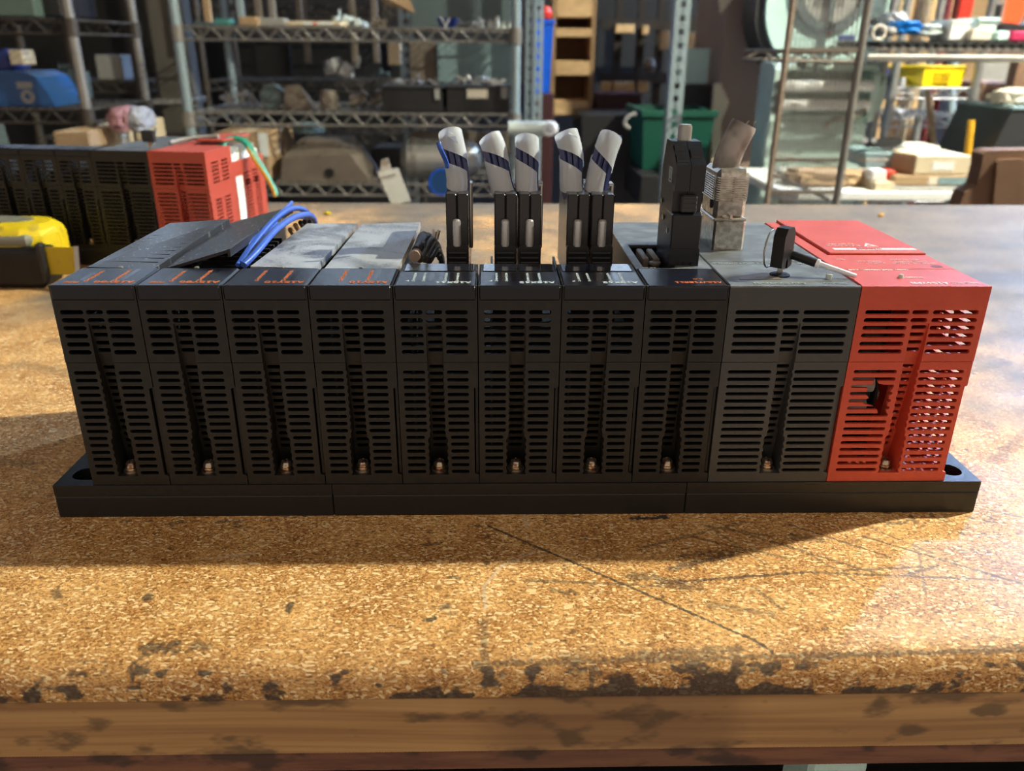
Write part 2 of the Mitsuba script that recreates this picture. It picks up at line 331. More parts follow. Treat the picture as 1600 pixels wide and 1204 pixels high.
# ------------------------------------------------------------------ the bench
bench = thing("workbench", "long workbench with worn particle board top carrying both racks", "workbench")
prof = [(.79, 0), (.79, -.0172)]
prof += [(-.0955, -.0172)] + [(-.0845-.0125*math.cos(a), -.0115+.0115*math.sin(a)) for a in np.linspace(-.25, math.pi/2, 10)]
part(bench, "top_board", ext_yz(Polygon(prof), -1.3, 1.5), "m_bench", 30)
part(bench, "core_board", bx(-1.3, 1.5, -.0945, .785, -.0452, -.0174, .0012), "m_strip", label="pale wooden edge strip under the top")
part(bench, "lower_board", bx(-1.3, 1.5, -.0940, .785, -.0545, -.0454, .001), "m_under", label="dark red brown lower board")
for x in (-1.15, .118, 1.3):
    for y in (-.075, .72):
        part(bench, "leg", bx(x, x+.025, y, y+.025, -.9, -.0545, .002), "m_mint" if 0 < x < 1 else "m_zinc")
part(bench, "lower_shelf", bx(-1.14, 1.3, -.04, .74, -.30, -.28, .002), "m_dark")
def crumb(p, r, mat, lab):
    m = trimesh.creation.icosphere(1, r); m.vertices *= [1.5, 1, .6]; m.vertices += (meshkit.noise(m.vertices*900)-.5)[:, None]*r*.6
    m.vertices[:, 2] -= m.vertices[:, 2].min(); m.apply_translation((p[0], p[1], 0)); solo("crumb", m, mat, lab, "crumb")
crumb(atz(512, 335, 0), .0035, "m_yellow_dirty", "small yellow crumb on the bench behind the blue wires")
crumb(atz(1376, 338, 0), .0028, "m_ochre", "tiny pale chip on the bench behind the red power supply")
crumb(atz(150, 503, 0), .0012, "m_white", "tiny white speck on the bench left of the rack")

# ------------------------------------------------------------------ controller rack
H, HB = .1083, .0162
ZU = [.0971, .0936, .0902, .0868, .0831, .0796]
ZL = [.0702-.00343*k for k in range(15)]
NARROW = dict(w=.03464, L=(.0025, .0119), C=(.0130, .0199), R=(.0212, .0305), L2=(.0026, .0108), R2=(.0222, .0303), ch=(.0130, .0200), ch2=(.0121, .0209))
WIDE = dict(w=.05472, L=(.0034, .0222), C=(.0233, .0303), R=(.0321, .0516), L2=(.0034, .0220), R2=(.0334, .0508), ch=(.0242, .0316), ch2=(.0231, .0325))
def slot(a, b, z, h): return rrect(a, b, z-h*.6, z+h*.6, h*.6)
def upper_panel(s):
    p = sbox(.0002, .0750, s['w']-.0002, H)
    holes = [slot(*s[c], z, .0016) for z in ZU for c in 'LR']+[slot(*s['C'], z, .0016) for z in ZU[:2]]
    return ext_xz(p.difference(unary_union(holes+[sbox(s['ch'][0], .07, s['ch'][1], .0922)])), 0, .0017)
def lower_panel(s, hole=None):
    w = s['w']
    p = Polygon([(.0002, HB), (w-.0002, HB), (w-.0002, .0206), (w-.0020, .0212), (w-.0020, .0628), (w-.0002, .0636), (w-.0002, .0747), (.0002, .0747)])
    holes = []
    for z in ZL:
        lo = z < .0395
        holes += [slot(*s['L2' if lo else 'L'], z, .00135), slot(*s['R2' if lo else 'R'], z, .00135)]
    holes += [sbox(s['ch'][0], .036, s['ch'][1], .08), sbox(s['ch2'][0], .0206, s['ch2'][1], .0393)]
    q = p.difference(unary_union(holes))
    if hole is not None: q = q.difference(hole)
    return ext_xz(q, .0003, .0018)
def channel(s):
    a, b = s['ch']; a2, b2 = s['ch2']
    (y0, z0), (y1, z1) = (.0006, .0924), (.0125, .0212)
    L = math.hypot(y1-y0, z1-z0)
    f = lambda z: (z0-z)/(z0-z1)*L
    sl = [slot(a+.0004, b-.0004, f(z), .0016) for z in ZU[2:]]+[slot(a+.0004, b-.0004, f(z+.0012), .0015) for z in ZL[:-2]]
    m = ext(sbox(a-.001, 0, b+.001, L).difference(unary_union(sl)), .001); v = m.vertices
    dy, dz = (y1-y0)/L, (z1-z0)/L
    m.vertices = np.c_[v[:, 0], y0+v[:, 1]*dy-v[:, 2]*dz, z0+v[:, 1]*dz+v[:, 2]*dy]
    yz = lambda z: y0+(y1-y0)*(z0-z)/(z0-z1)
    teeth = [(.0002, z0)]
    side = Polygon([(.0010, z0), (yz(.0393), .0393), (.0010, .0393)])
    side2 = Polygon([(.0010, .0393), (yz(.0393), .0393), (y1, .0206), (.0010, .0206)])
    ms = [m, ext_yz(side, a-.0009, a), ext_yz(side, b, b+.0009), ext_yz(side2, a2-.0009, a2), ext_yz(side2, b2, b2+.0009)]
    ms.append(bx(a2, b2, .0003, .0125, .0192, .0206))
    for z in ZL:                              # comb teeth along the edges of the channel
        aa, bb = (a2, b2) if z < .0395 else (a, b)
        ms += [bx(aa-.0003, aa+.00035, .0004, .0016, z-.0008, z+.0008), bx(bb-.00035, bb+.0003, .0004, .0016, z-.0008, z+.0008)]
    return cat(ms)
def screw_head():
    m = lathe([(0, .0052), (.0012, .0051), (.0022, .0045), (.0027, .0034), (.0028, .0024), (.0, .0024)], 20)
    cross = cat(bx(-.0019, .0019, -.00035, .00035, .0044, .0060), bx(-.00035, .00035, -.0019, .0019, .0044, .0060))
    a = m3.Manifold(m3.Mesh(np.asarray(m.vertices, np.float32), np.asarray(m.faces, np.uint32)))
    m.merge_vertices()
    a = m3.Manifold(m3.Mesh(np.asarray(m.vertices, np.float32), np.asarray(m.faces, np.uint32)))
    for q in (bx(-.0019, .0019, -.00035, .00035, .0044, .0060), bx(-.00035, .00035, -.0019, .0019, .0044, .0060)):
        a = a-m3.Manifold(m3.Mesh(np.asarray(q.vertices, np.float32), np.asarray(q.faces, np.uint32)))
    o = a.to_mesh(); return trimesh.Trimesh(o.vert_properties[:, :3], o.tri_verts, process=False) if len(o.tri_verts) else m
def washers():
    return cat(lathe([(.0, 0), (.0039, 0), (.0039, .0007), (0, .0007)], 20), lathe([(.0, .0009), (.0030, .0009), (.0031, .0016), (.0030, .0022), (0, .0022)], 20))
def case_walls(s, ztop, deck, side_slots=False, y1=.13):
    w = s['w']; pl = Polygon([(.0018, HB), (y1, HB), (y1, deck), (ztop, deck), (ztop, H-.0005), (.0018, H-.0005)]).buffer(0)
    pr = pl
    if side_slots:
        hs = []
        for z in ZU: hs += [rrect(.0065, .0170, z-.0009, z+.0009, .0004), rrect(.0205, .0310, z-.0009, z+.0009, .0004), rrect(.0860, .096, z-.0009, z+.0009, .0004), rrect(.0990, .109, z-.0009, z+.0009, .0004)]
        for z in ZL: hs += [rrect(.0065, .0170, z-.0009, z+.0009, .0004), rrect(.0205, .0310, z-.0009, z+.0009, .0004), rrect(.0750, .086, z-.0009, z+.0009, .0004), rrect(.0960, .108, z-.0009, z+.0009, .0004)]
        pr = pl.difference(unary_union(hs))
    return cat(ext_yz(pl, .0003, .0014), ext_yz(pr, w-.0014, w-.0003), bx(.0014, w-.0014, y1-.0012, y1, HB, deck), bx(.0014, w-.0014, .002, y1-.0012, HB, HB+.001),
               bx(.0003, w-.0003, ztop, y1, deck-.0012, deck))
def build_front(t, s, tag, mat, off=(0, 0, 0), hole=None, screw=True):
    part(t, "upper_vent_grille", lambda: upper_panel(s), mat, key=(tag, 'u', mat), off=off)
    part(t, "lower_vent_grille", lambda: lower_panel(s, hole), mat, key=(tag, 'l', mat, hole is None), off=off)
    part(t, "screw_channel", lambda: channel(s), mat, key=(tag, 'c', mat), off=off)
    cx = sum(s['ch2'])/2
    sc = part(t, "terminal_screw", screw_head, "m_screw", 30, key='screw', off=(off[0]+cx, off[1]+.0055, off[2]+.0206))
    part(sc, "washer", washers, "m_screw", 30, key='wash', off=(off[0]+cx, off[1]+.0055, off[2]+.0206))
XS = [-.19300]
for wv in [.03464]*8+[.05472]*2: XS.append(XS[-1]+wv)

base = thing("mounting_base", "black plastic mounting base under the ten rack modules", "mounting base")
segs = [(-.2105, -.0865), (-.0862, .0745), (.0748, .2105)]
for i, (a, b) in enumerate(segs):
    pl = Polygon([(a, -.0005), (b, -.0005), (b, .1305), (a, .1305)])
    if i == 0: pl = pl.difference(rrect(-.2062, -.1905, .005, .016, .005)).difference(rrect(-.2062, -.1965, .112, .124, .005))
    if i == 2: pl = pl.difference(rrect(.1960, .2065, .005, .016, .005)).difference(rrect(.1960, .2065, .112, .124, .005))
    m = cat(ext_xy(pl, .0108, HB), bx(a, b, -.0008, .0012, 0, .0106, .0004), bx(a, b, .1292, .1308, 0, .0108, .0004))
    if i == 0: m = cat(m, bx(a, a+.0015, 0, .13, 0, .0110))
    if i == 2: m = cat(m, bx(b-.0015, b, 0, .13, 0, .0110))
    part(base, "base_section", m, "m_base")
for sx in (-.2015, .2015):
    part(base, "mounting_nut", cat(bx(sx-.002, sx+.002, .006, .015, .003, .0075, .0005), cyl((sx, .0105, 0), (sx, .0105, .003), .004, 12)), "m_steel")
part(base, "side_stop", bx(-.1965, -.1934, .055, .075, HB, .030, .001), "m_black")
part(base, "side_stop", bx(.1940, .1972, .050, .075, HB, .030, .001), "m_black")
part(base, "inner_tray", bx(-.206, .206, .002, .128, .0005, .0020), "m_dark")

def strip_cap(s): return bx(.0003, s['w']-.0003, -.0006, .0283, .1019, H+.0002, .0009)
def nums(x, y0, n, dy, h, sx=1.0, chars="0123456789ABCDEF"):
    return cat([text_down(chars[i], h, x, y0+i*dy, H+.0002, sx=sx) for i in range(n)])
FRONTS = []
def front_board(t, s, off):
    # the printed circuit board seen edge on behind the slots, with chips
    g = cat([bx(.0062, .0070+.002*rng.random(), .02+.1*rng.random(), .03+.1*rng.random(), .03+.06*rng.random(), .04+.06*rng.random()) for _ in range(5)])
    b = part(t, "circuit_board", lambda: bx(.0050, .0062, .014, .125, .020, .090), "m_pcb", key=('pcb', s['w']), off=off)

# --- four modules with terminal covers
COV = [([(136.5, 417, .0287), (241.5, 419, .0287), (358, 342, .110), (265, 348.5, .110)], "m_cover_clean"),
       ([(261.5, 418, .0290), (359, 389, .036), (457, 322, .122), (345, 352, .116)], "m_cover_clean"),
       ([(391, 416, .0287), (490, 419, .0287), (559, 349, .120), (480, 349, .120)], "m_cover_dusty"),
       ([(507, 419, .0287), (621, 420.5, .0287), (657, 347, .112), (565, 350, .112)], "m_cover_dusty")]
TL = ["black terminal module at the left end of the rack with a flat clean cover", "black terminal module second from the left end with its cover lifted askew by blue wires",
      "black terminal module with a dusty cover right of the blue wires", "black terminal module with a dusty cover left of the dark cable stub bundle"]
for i in range(4):
    off = (XS[i], 0, 0); s = NARROW
    t = thing("terminal_module", TL[i], "electronic module", None)
    build_front(t, s, 'n', "m_black", off)
    part(t, "case", lambda: case_walls(s, .0285, .090), "m_black", key='case_t', off=off)
    front_board(t, s, off)
    cap = part(t, "indicator_cap", lambda: strip_cap(s), "m_smoke", key='cap', off=off)
    nm = "A1SY80" if i < 2 else "A1SY10"
    x0 = XS[i]
    lt = [text_down(nm, .0026, x0+.0325, .0060, H+.0003, True, 1.15)]
    n = 8
    lt += [nums(x0+.0245+.0, .0085, n, .0022, .0019, 1.3), nums(x0+.0135, .0072 if i < 2 else .0085, n, .0022, .0019, 1.3)]
    if i < 2: lt.append(text_down("FUSE", .0016, x0+.0105, .0050, H+.0003, True, 1.1))
    part(t, "lettering", cat(lt), "m_orange")
    part(t, "indicator_bar", cat(*[bx(x0+a, x0+a+.0022, .0075, .0255, H+.0001, H+.00025) for a in (.0252, .0090)][:2 if i < 2 else 1]), "m_ledbar")
    tb = [bx(x0+.002, x0+.0325, .030, .126, .090, .0965)]
    for k in range(11): tb.append(bx(x0+.004, x0+.030, .034+k*.0084, .0352+k*.0084, .0965, .1015))
    part(t, "terminal_block", cat(tb), "m_black_dust")
    part(t, "contact_screw", cat([cyl((x0+.011, .039+k*.0084, .0965), (x0+.011, .039+k*.0084, .0985), .0026, 10) for k in range(10)]+[cyl((x0+.022, .039+k*.0084, .0965), (x0+.022, .039+k*.0084, .0985), .0026, 10) for k in range(10)]), "m_screw")
    if i == 1:
        part(t, "terminal_label", cat(bx(x0+.018, x0+.033, .030, .0335, .0985, .1040), bx(x0+.017, x0+.033, .0345, .039, .098, .1030)), "m_print_dim", label="pale printed terminal label")
    c = [at(*q) for q in COV[i][0]]
    c = [np.array(q) for q in c]
    lip = [hull(np.vstack([[c[1], c[2]], [c[1]-[.0012, 0, 0], c[2]-[.0012, 0, 0]], [c[1]-[0, 0, .0035], c[2]-[0, 0, .0035]], [c[1]-[.0012, 0, .0035], c[2]-[.0012, 0, .0035]]])),
           hull(np.vstack([[c[0], c[3]], [c[0]+[.0012, 0, 0], c[3]+[.0012, 0, 0]], [c[0]-[0, 0, .0035], c[3]-[0, 0, .0035]], [c[0]+[.0012, 0, -.0035], c[3]+[.0012, 0, -.0035]]]))]
    cv = part(t, "terminal_cover", cat([plate(c, .0014)]+lip), COV[i][1])
    if i == 0:
        rows = []
        for k in range(9):
            f0 = .10+.07*k
            L0, R_ = c[0]+(c[3]-c[0])*f0, c[1]+(c[2]-c[1])*f0
            a, b = L0+(R_-L0)*.12, L0+(R_-L0)*.92
            rows.append(tube([a+[0, 0, .0001], b+[0, 0, .0001]], .0002, 4))
        part(cv, "ruled_label_lines", cat(rows), "m_dark")
    hp = (c[0]+c[1])/2
    part(cv, "cover_latch", bx(hp[0]-.0008, hp[0]+.0010, .0275, .0292, H-.001, H+.0007, .0003), "m_steel" if i == 3 else "m_rubber_grey")

# --- three modules with plug sockets
PL = ["black module under the single wrapped plug", "black module under the middle pair of wrapped plugs", "black module under the pair of wrapped plugs nearest the black hood"]
def plug(x0, wob, tag, label, grey=False):
    t = thing("wrapped_plug", label, "plug", None)
    w, y = .0103, .050
    part(t, "latch_block", lambda: cat(ext_xz(rrect(0, w, .078, .1136, .0014), 0, .020), *[bx(.0008, w-.0008, -.0007, .001, z, z+.0012, .0003) for z in (.1045, .1068, .1091)]), "m_plug", key='plug_l', off=(x0, y, 0))
    def half(a, b): return bx(a, b, .003, .050, .0950, .1364, .0005)
    part(t, "hood_half", lambda: half(0, w/2-.00008), "m_plug", key='plug_h0', off=(x0, y, 0))
    part(t, "hood_half", lambda: half(w/2+.00008, w), "m_plug", key='plug_h1', off=(x0, y, 0))
    part(t, "jack_screw", lambda: lathe([(0, .0125), (.0012, .0123), (.0018, .0117), (.0019, .0109), (.0019, 0), (0, 0)], 16, (w/2-.0002, .0012, .1130)), "m_pin", 30, key='plug_s', off=(x0, y, 0))
    part(t, "side_clip", lambda: cat(bx(w, w+.0016, .018, .026, .108, .1385, .0004), bx(w-.001, w+.0016, .018, .026, .1375, .1390, .0003)), "m_steel", key='plug_c', off=(x0, y, 0))
    P = spline(wob, 40)
    tt = np.gradient(P, axis=0); tt /= np.linalg.norm(tt, axis=1, keepdims=True)
    a0 = np.array([1., 0, 0]); A = []
    for q in tt:
        a0 = a0-q*(a0@q); a0 /= np.linalg.norm(a0); A.append(a0)
    A = np.array(A); B = np.cross(tt, A)
    r_ = random.Random(hash(tag) % 1000 if isinstance(tag, int) else 3)
    ws = []
    for k in range(13):
        rr, ph = (.0042, k*2*math.pi/10) if k < 10 else (.0018, k*2.1)
        e = 40-r_.randint(0, 2)
        ws.append(tube((P+rr*(math.cos(ph)*A+math.sin(ph)*B))[:e:3], .00115, 6))
    part(t, "wire_bundle", cat(ws), "m_wire_navy", 40, kind="stuff")
    return t, P, A, B
def wrap(t, P, A, B, R, ph, s0, n_turn, band, pitch, extra=0):
    L = np.linalg.norm(np.diff(P, axis=0), axis=1).sum(); s_ = np.linspace(0, L, len(P))
    def pt(s, th, r):
        f = np.clip(s, -.003, L+.002)
        ip = lambda M: np.stack([np.interp(f, s_, M[:, j]) for j in range(3)], -1)
        a, b, p = ip(A), ip(B), ip(P)
        return p+r[..., None]*(np.cos(th)[..., None]*a+np.sin(th)[..., None]*b)
    N, M = int(48*n_turn), 5
    th = np.linspace(0, 2*math.pi*n_turn, N); v = np.linspace(0, 1, M)
    TH, V = np.meshgrid(th, v, indexing='ij')
    S = np.clip(s0+pitch*TH/(2*math.pi)+V*band, -.002, L+.001)
    Rr = R*(1+.03*np.sin(TH*1.3+ph))
    pts = pt(S, ph-TH, Rr).reshape(-1, 3)
    Fc = [(i*M+j, i*M+j+1, (i+1)*M+j+1, (i+1)*M+j) for i in range(N-1) for j in range(M-1)]
    m = trimesh.Trimesh(pts, np.vstack([np.array(Fc)[:, [0, 1, 2]], np.array(Fc)[:, [0, 2, 3]]]), process=False)
    part(t, "spiral_wrap", m, "m_wrap", True, label="milky white spiral wrap")
SPARE = []
for i in range(4, 7):
    off = (XS[i], 0, 0); s = NARROW; x0 = XS[i]
    t = thing("socket_module", PL[i-4], "electronic module")
    build_front(t, s, 'n', "m_black", off)
    part(t, "case", lambda: case_walls(s, .0375, .078), "m_black", key='case_s', off=off)
    front_board(t, s, off)
    part(t, "indicator_cap", lambda: bx(.0003, s['w']-.0003, -.0006, .0226, .1019, H+.0002, .0009), "m_smoke", key='cap_s', off=off)
    part(t, "name_window", lambda: cat(bx(.0003, s['w']-.0003, .0229, .0375, .1000, H-.0003, .0006)), "m_black", key='nwf', off=off)
    if i == 4: part(t, "window_pane", bx(x0+.0025, x0+.0325, .0242, .0365, H-.0004, H), "m_window")
    else:
        part(t, "window_pane", bx(x0+.0022, x0+.0165, .0242, .0365, H-.0004, H), "m_window")
        part(t, "window_pane", bx(x0+.0172, x0+.0325, .0242, .0365, H-.0004, H), "m_window")
    nm = ["A1SX41", "A1SX42", "A1SX42"][i-4]
    lt = [text_down(nm, .0024, x0+.0320, .0058, H+.0003, True, 1.15), text_down("F", .0015, x0+.0062, .0075, H+.0003, True, 1.3)]
    for a in (.0268, .0218, .0128, .0086): lt.append(nums(x0+a, .0080, 8, .0017, .0014, 1.25))
    part(t, "lettering", cat(lt), "m_print")
    part(t, "indicator_bar", cat(*[bx(x0+a, x0+a+.0021, .0070, .0205, H+.0001, H+.00025) for a in (.0228, .0180, .0140, .0095)]), "m_ledbar")
    part(t, "socket", cat(*[bx(x0+a, x0+a+.012, .048, .108, .078, .084) for a in ((.0130,) if i == 4 else (.0050, .0178))]), "m_dark")
pp = [(696.5, [(715, 306), (717, 285), (712, 250), (706, 222), (703, 208)], "wrapped cable plug with a loose blue wire, leftmost of the five"),
      (772.6, [(790, 306), (783, 285), (776, 250), (771, 230), (765, 216)], "wrapped cable plug left in the middle pair"),
      (811, [(826, 306), (824, 285), (824, 250), (823, 230), (823, 217)], "wrapped cable plug right in the middle pair"),
      (886.5, [(896, 306), (893, 285), (893, 250), (889, 226), (884, 209)], "wrapped cable plug left in the pair nearest the black hood"),
      (925, [(931, 306), (934, 285), (942, 250), (949, 228), (955, 214)], "wrapped cable plug leaning right with frayed blue wire ends")]
for k, (px, path, lab) in enumerate(pp):
    wob = [at(q[0], q[1], .066+.002*j) for j, q in enumerate(path)]
    t, P, A, B = plug(at(px, 350, .05)[0], wob, k, lab)
    wrap(t, P, A, B, .0057, [5.6, 5.6, 5.6, 5.6, 5.2][k], -.004, [1.55, 1.4, 1.4, 1.5, 1.75][k], .0148, [.0205, .0195, .0195, .020, .0195][k])
    if k == 0:
        part(t, "loose_wire", tube(spline([at(699, 262, .060), at(694, 245, .058), at(688, 232, .056), at(685, 222, .056)], 10), .0011, 8), "m_wire_blue", True)
        part(t, "wrap_tail", hull([at(701, 214, .064), at(712, 212, .064), at(716, 225, .066), at(700, 205, .066), at(706, 207, .066)]), "m_wrap")
    if k == 3: part(t, "wrap_tail", hull([at(889, 209, .064), at(902, 213, .064), at(888, 207, .066), at(903, 216, .066)]), "m_wrap")
    if k == 4: part(t, "frayed_end", cat([tube([at(944+3.2*j, 217+abs(j-3), .074), at(944.5+3.4*j, 211+rng.random()*3, .075)], .0010, 6) for j in range(8)]), "m_wire_blue", kind="stuff")

# --- network module with a black hooded plug
s = NARROW; x0 = XS[7]; off = (x0, 0, 0)
t = thing("network_module", "black module with orange lettering under the tall black hood", "electronic module")
build_front(t, s, 'n', "m_black", off)
def net_deck():
    w = s['w']; d = sbox(.0003, .0285, w-.0003, .13).difference(sbox(.004, .030, .0185, .075).union(sbox(.010, .036, .0265, .070)))
    return cat(ext_xy(d, H-.0016, H-.0001))
part(t, "case", lambda: case_walls(s, .0285, .088), "m_black", key='case_n', off=off)
part(t, "case_side", cat(bx(x0+.0003, x0+.0014, .0285, .13, .085, H-.0016), bx(x0+s['w']-.0014, x0+s['w']-.0003, .0285, .13, .085, H-.0016), bx(x0+.0014, x0+s['w']-.0014, .1288, .13, .085, H-.0016)), "m_cpu")
part(t, "top_deck", net_deck(), "m_cpu", off=off)
front_board(t, s, off)
part(t, "indicator_cap", lambda: strip_cap(s), "m_smoke", key='cap', off=off)
part(t, "lettering", cat(text_down("A1SJ71BR11", .0023, x0+.0325, .0060, H+.0003, True, .98), text_down("RUN", .0013, x0+.0255, .0105, H+.0003, False, 1.1)), "m_orange")
part(t, "deck_lettering", cat(text_down("SD", .0013, x0+.0095, .0300, H+.0001, True, 1.2), text_down("RD", .0013, x0+.0060, .0300, H+.0001, True, 1.2)), "m_print")
part(t, "spare_terminal", cat(bx(x0+.006, x0+.0165, .050, .070, .094, .1015, .0005), *[bx(x0+.0065+.005*k, x0+.0095+.005*k, .046, .066, .1015, .1085, .0005) for k in range(2)], cyl((x0+.0115, .043, .094), (x0+.0115, .043, .1072), .0008, 8), cyl((x0+.0115, .043, .1066), (x0+.0115, .043, .1076), .0028, 12)), "m_rust")
h = thing("black_hood_plug", "tall black plastic plug hood with latch standing on the network module", "plug")
X, X1, Y0, Y1 = .0655, .0783, .0345, .0640
def hood_pts(z0, z1, cutf=0, cutb=0): return None
sidep = Polygon([(Y0, .093), (Y0, .1312), (Y0+.0030, .1318), (Y0+.0030, .1405), (Y0, .1410), (Y0, .1520), (Y0+.0135, .1605), (Y0+.0245, .1605), (Y0+.0290, .1480), (Y0+.0290, .093)])
def hood_half(a, b):
    m = ext_yz(sidep, a, b); return m
part(h, "hood_half", hood_half(X, (X+X1)/2-.0001), "m_hood", label="left half with a pale square mark")
part(h, "hood_half", hood_half((X+X1)/2+.0001, X1), "m_hood")
part(h, "front_cap", cat(bx(X-.0003, X1+.0003, Y0-.0012, Y0+.012, .1155, .1313, .0006), bx(X-.0003, X1+.0003, Y0-.0012, Y0+.0005, .1100, .1160), bx(X-.0003, X+.003, Y0-.0012, Y0+.010, .1000, .1130), bx(X1-.003, X1+.0003, Y0-.0012, Y0+.010, .1000, .1130)), "m_hood")
part(h, "latch", cat(bx(X+.0032, X1-.0026, Y0-.0012, Y0+.004, .1318, .1395, .0006), *[bx(X+.0036, X1-.003, Y0-.0017, Y0-.0008, z, z+.0010) for z in (.1330, .1350, .1370)]), "m_plug")
tr = [(X+.0004, X+.0060, .0018, .0060), (X+.0070, X1-.0006, .0040, .0085), (X+.0004, X+.0045, .0080, .0110)]
sl = (.1605-.1520)/.0135
part(h, "top_inlay", cat([hull([(a, Y0+u, .1520+sl*u+dz) for a in (p, q) for u in (v0, v1) for dz in (0, .0006)]) for p, q, v0, v1 in tr]), "m_plug")
part(h, "pin_boss", cat(cyl((X+.0066, Y0+.019, .1600), (X+.0066, Y0+.019, .1665), .0031, 20), cyl((X+.0066, Y0+.019, .1665), (X+.0066, Y0+.019, .1672), .0026, 20)), "m_alu", 30)
part(h, "rivet", cat(*[lathe([(0, .0008), (.0008, .0007), (.0013, 0), (0, 0)], 12, (0, 0, 0), 'x').apply_transform(trimesh.transformations.translation_matrix((X-.0006, y, z))) for y, z in ((Y0+.007, .1225), (Y0+.018, .1265), (Y0+.024, .1330))]), "m_steel", 30)
part(h, "logo_mark", cat(ext_yz(rrect(Y0+.008, Y0+.0135, .1435, .1500, .0003).difference(rrect(Y0+.0086, Y0+.0129, .1441, .1494, .0002)), X-.0002, X), ext_yz(Polygon([(Y0+.0094, .149), (Y0+.0094, .1450), (Y0+.0122, .1450), (Y0+.0122, .149), (Y0+.0115, .149), (Y0+.0115, .1457), (Y0+.0101, .1457), (Y0+.0101, .149)]), X-.0002, X)), "m_print_dim", label="pale square logo on the left side")
part(h, "plug_foot", bx(X+.0018, X1-.002, Y0-.0006, Y0+.02, .093, .1075), "m_dark")

# --- cpu module, metal hood plug, keys
s = WIDE; x0 = XS[8]; off = (x0, 0, 0)
t = thing("cpu_module", "wide dark grey processor module with a key in its lock", "electronic module")
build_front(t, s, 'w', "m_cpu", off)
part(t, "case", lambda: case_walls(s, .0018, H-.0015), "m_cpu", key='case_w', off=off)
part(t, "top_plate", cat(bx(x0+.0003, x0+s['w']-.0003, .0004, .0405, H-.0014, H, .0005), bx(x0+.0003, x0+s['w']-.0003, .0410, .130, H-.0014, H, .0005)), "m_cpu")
front_board(t, s, off)
part(t, "lettering", cat(text_down("A2USHCPU-S1", .0022, x0+.0330, .0052, H+.0001, True), text_down("MELSEC", .0018, x0+.0500, .0050, H+.0001), text_down("L CLR RESET STOP RUN", .0017, x0+.0285, .0385, H+.0001, True), text_down("ERROR", .0020, x0+.0495, .0385, H+.0001, True)), "m_print_dim")
part(t, "key_lock", lathe([(0, 0), (.0042, 0), (.0042, .0005), (.0036, .0008), (0, .0008)], 24, (x0+.0262, .0175, H)), "m_dark", 30)
part(t, "dark_sticker", ext_xy(Polygon([(x0+.0065, .0100), (x0+.0075, .0135), (x0+.012, .0180), (x0+.021, .0220), (x0+.0245, .0140), (x0+.0245, .0100)]), H, H+.0002), "m_rust", label="smudged dark sticker")
part(t, "status_led", cyl((x0+.0455, .012, H), (x0+.0455, .012, H+.002), .0013, 12), "m_clear")
mh = thing("metal_hood_plug", "ribbed metal plug hood with cut grey cable on the processor module", "plug")
X, X1, Y0, Y1 = .0925, .1078, .0640, .0900
part(mh, "lower_hood", bx(X, X1, Y0, Y1, H-.002, .1226, .0010), "m_castmetal")
part(mh, "upper_hood", cat(bx(X-.0004, X1-.0004, Y0+.0016, Y1, .1226, .1462, .0018)), "m_castmetal")
ribs = []
for k in range(11):
    z = .1315+k*.00105
    ribs += [bx(X-.0002, (X+X1)/2-.0006, Y0+.0006, Y0+.003, z, z+.00062, .0002), bx((X+X1)/2-.0002, X1-.0006, Y0+.0006, Y0+.003, z, z+.00062, .0002), bx(X-.0012, X+.001, Y0+.004, Y1-.002, z, z+.00062, .0002)]
part(mh, "grip_ribs", cat(ribs), "m_castmetal")
part(mh, "seam_lip", cat(bx(X-.0008, X1+.0002, Y0-.0006, Y1, .1222, .1236, .0005), bx((X+X1)/2-.0004, (X+X1)/2, Y0-.0003, Y0+.002, H, .1222)), "m_castmetal")
part(mh, "clip_nut", cat(bx((X+X1)/2-.004, (X+X1)/2+.001, Y0-.0008, Y0+.003, .1232, .1244, .0004), cyl(((X+X1)/2-.0003, Y0-.0004, .1236), ((X+X1)/2-.0003, Y0-.0004, .1252), .0009, 10)), "m_castmetal")
part(mh, "side_screw_hole", cyl((X-.0010, Y0+.0065, .1295), (X+.0002, Y0+.0065, .1295), .0022, 14), "m_dark")
cp = spline([at(1133, 268, .078), at(1137, 248, .078), at(1148, 222, .078), at(1163, 193, .078)], 14)
cab = part(mh, "cable_stub", tube(cp, [.0064]*13+[.0060], 20), "m_cable", 40)
part(cab, "frayed_strand", cat([tube([cp[-1]+[a, 0, 0], cp[-1]+[a+.0012, 0, .0014]], .00018, 4) for a in (-.004, .001, .0045)]), "m_steel")
ks = thing("lock_key", "black headed key standing in the processor module's lock", "key")
kx = x0+.0262
part(ks, "key_head", cat(ext_xz(Polygon([(-.0052, .0), (-.0052, .0135), (-.0030, .0165), (.0028, .0165), (.0050, .0140), (.0050, .0), (.0012, -.0010), (-.0015, -.0010)]).difference(Polygon([(-.0012, -.0015), (.0008, -.0015), (.0008, .0022), (-.0002, .0034), (-.0012, .0022)])), -.0026, .0026)).apply_transform(trimesh.transformations.rotation_matrix(math.radians(48), [0, 0, 1])).apply_transform(trimesh.transformations.translation_matrix((kx, .0178, H+.0042))), "m_rubber")
part(ks, "key_blade", bx(kx-.0010, kx+.0010, .0172, .0184, H, H+.0075), "m_steel")
kr = thing("key_ring", "thin wire ring through the head of the standing key", "key ring")
rc = at(1204, 388, .0185)
th = np.linspace(0, 2*math.pi, 41)
scene[kr+"__ring"] = mikit.ply(tube(np.c_[rc[0]+.0085*np.cos(th)*.55, rc[1]+.0085*np.cos(th)*.75, rc[2]+.0080*np.sin(th)], .00035, 8, False), "m_steel", smooth=40)
k2 = thing("spare_key", "spare key with black sleeve and bright blade lying over the power supply edge", "key")
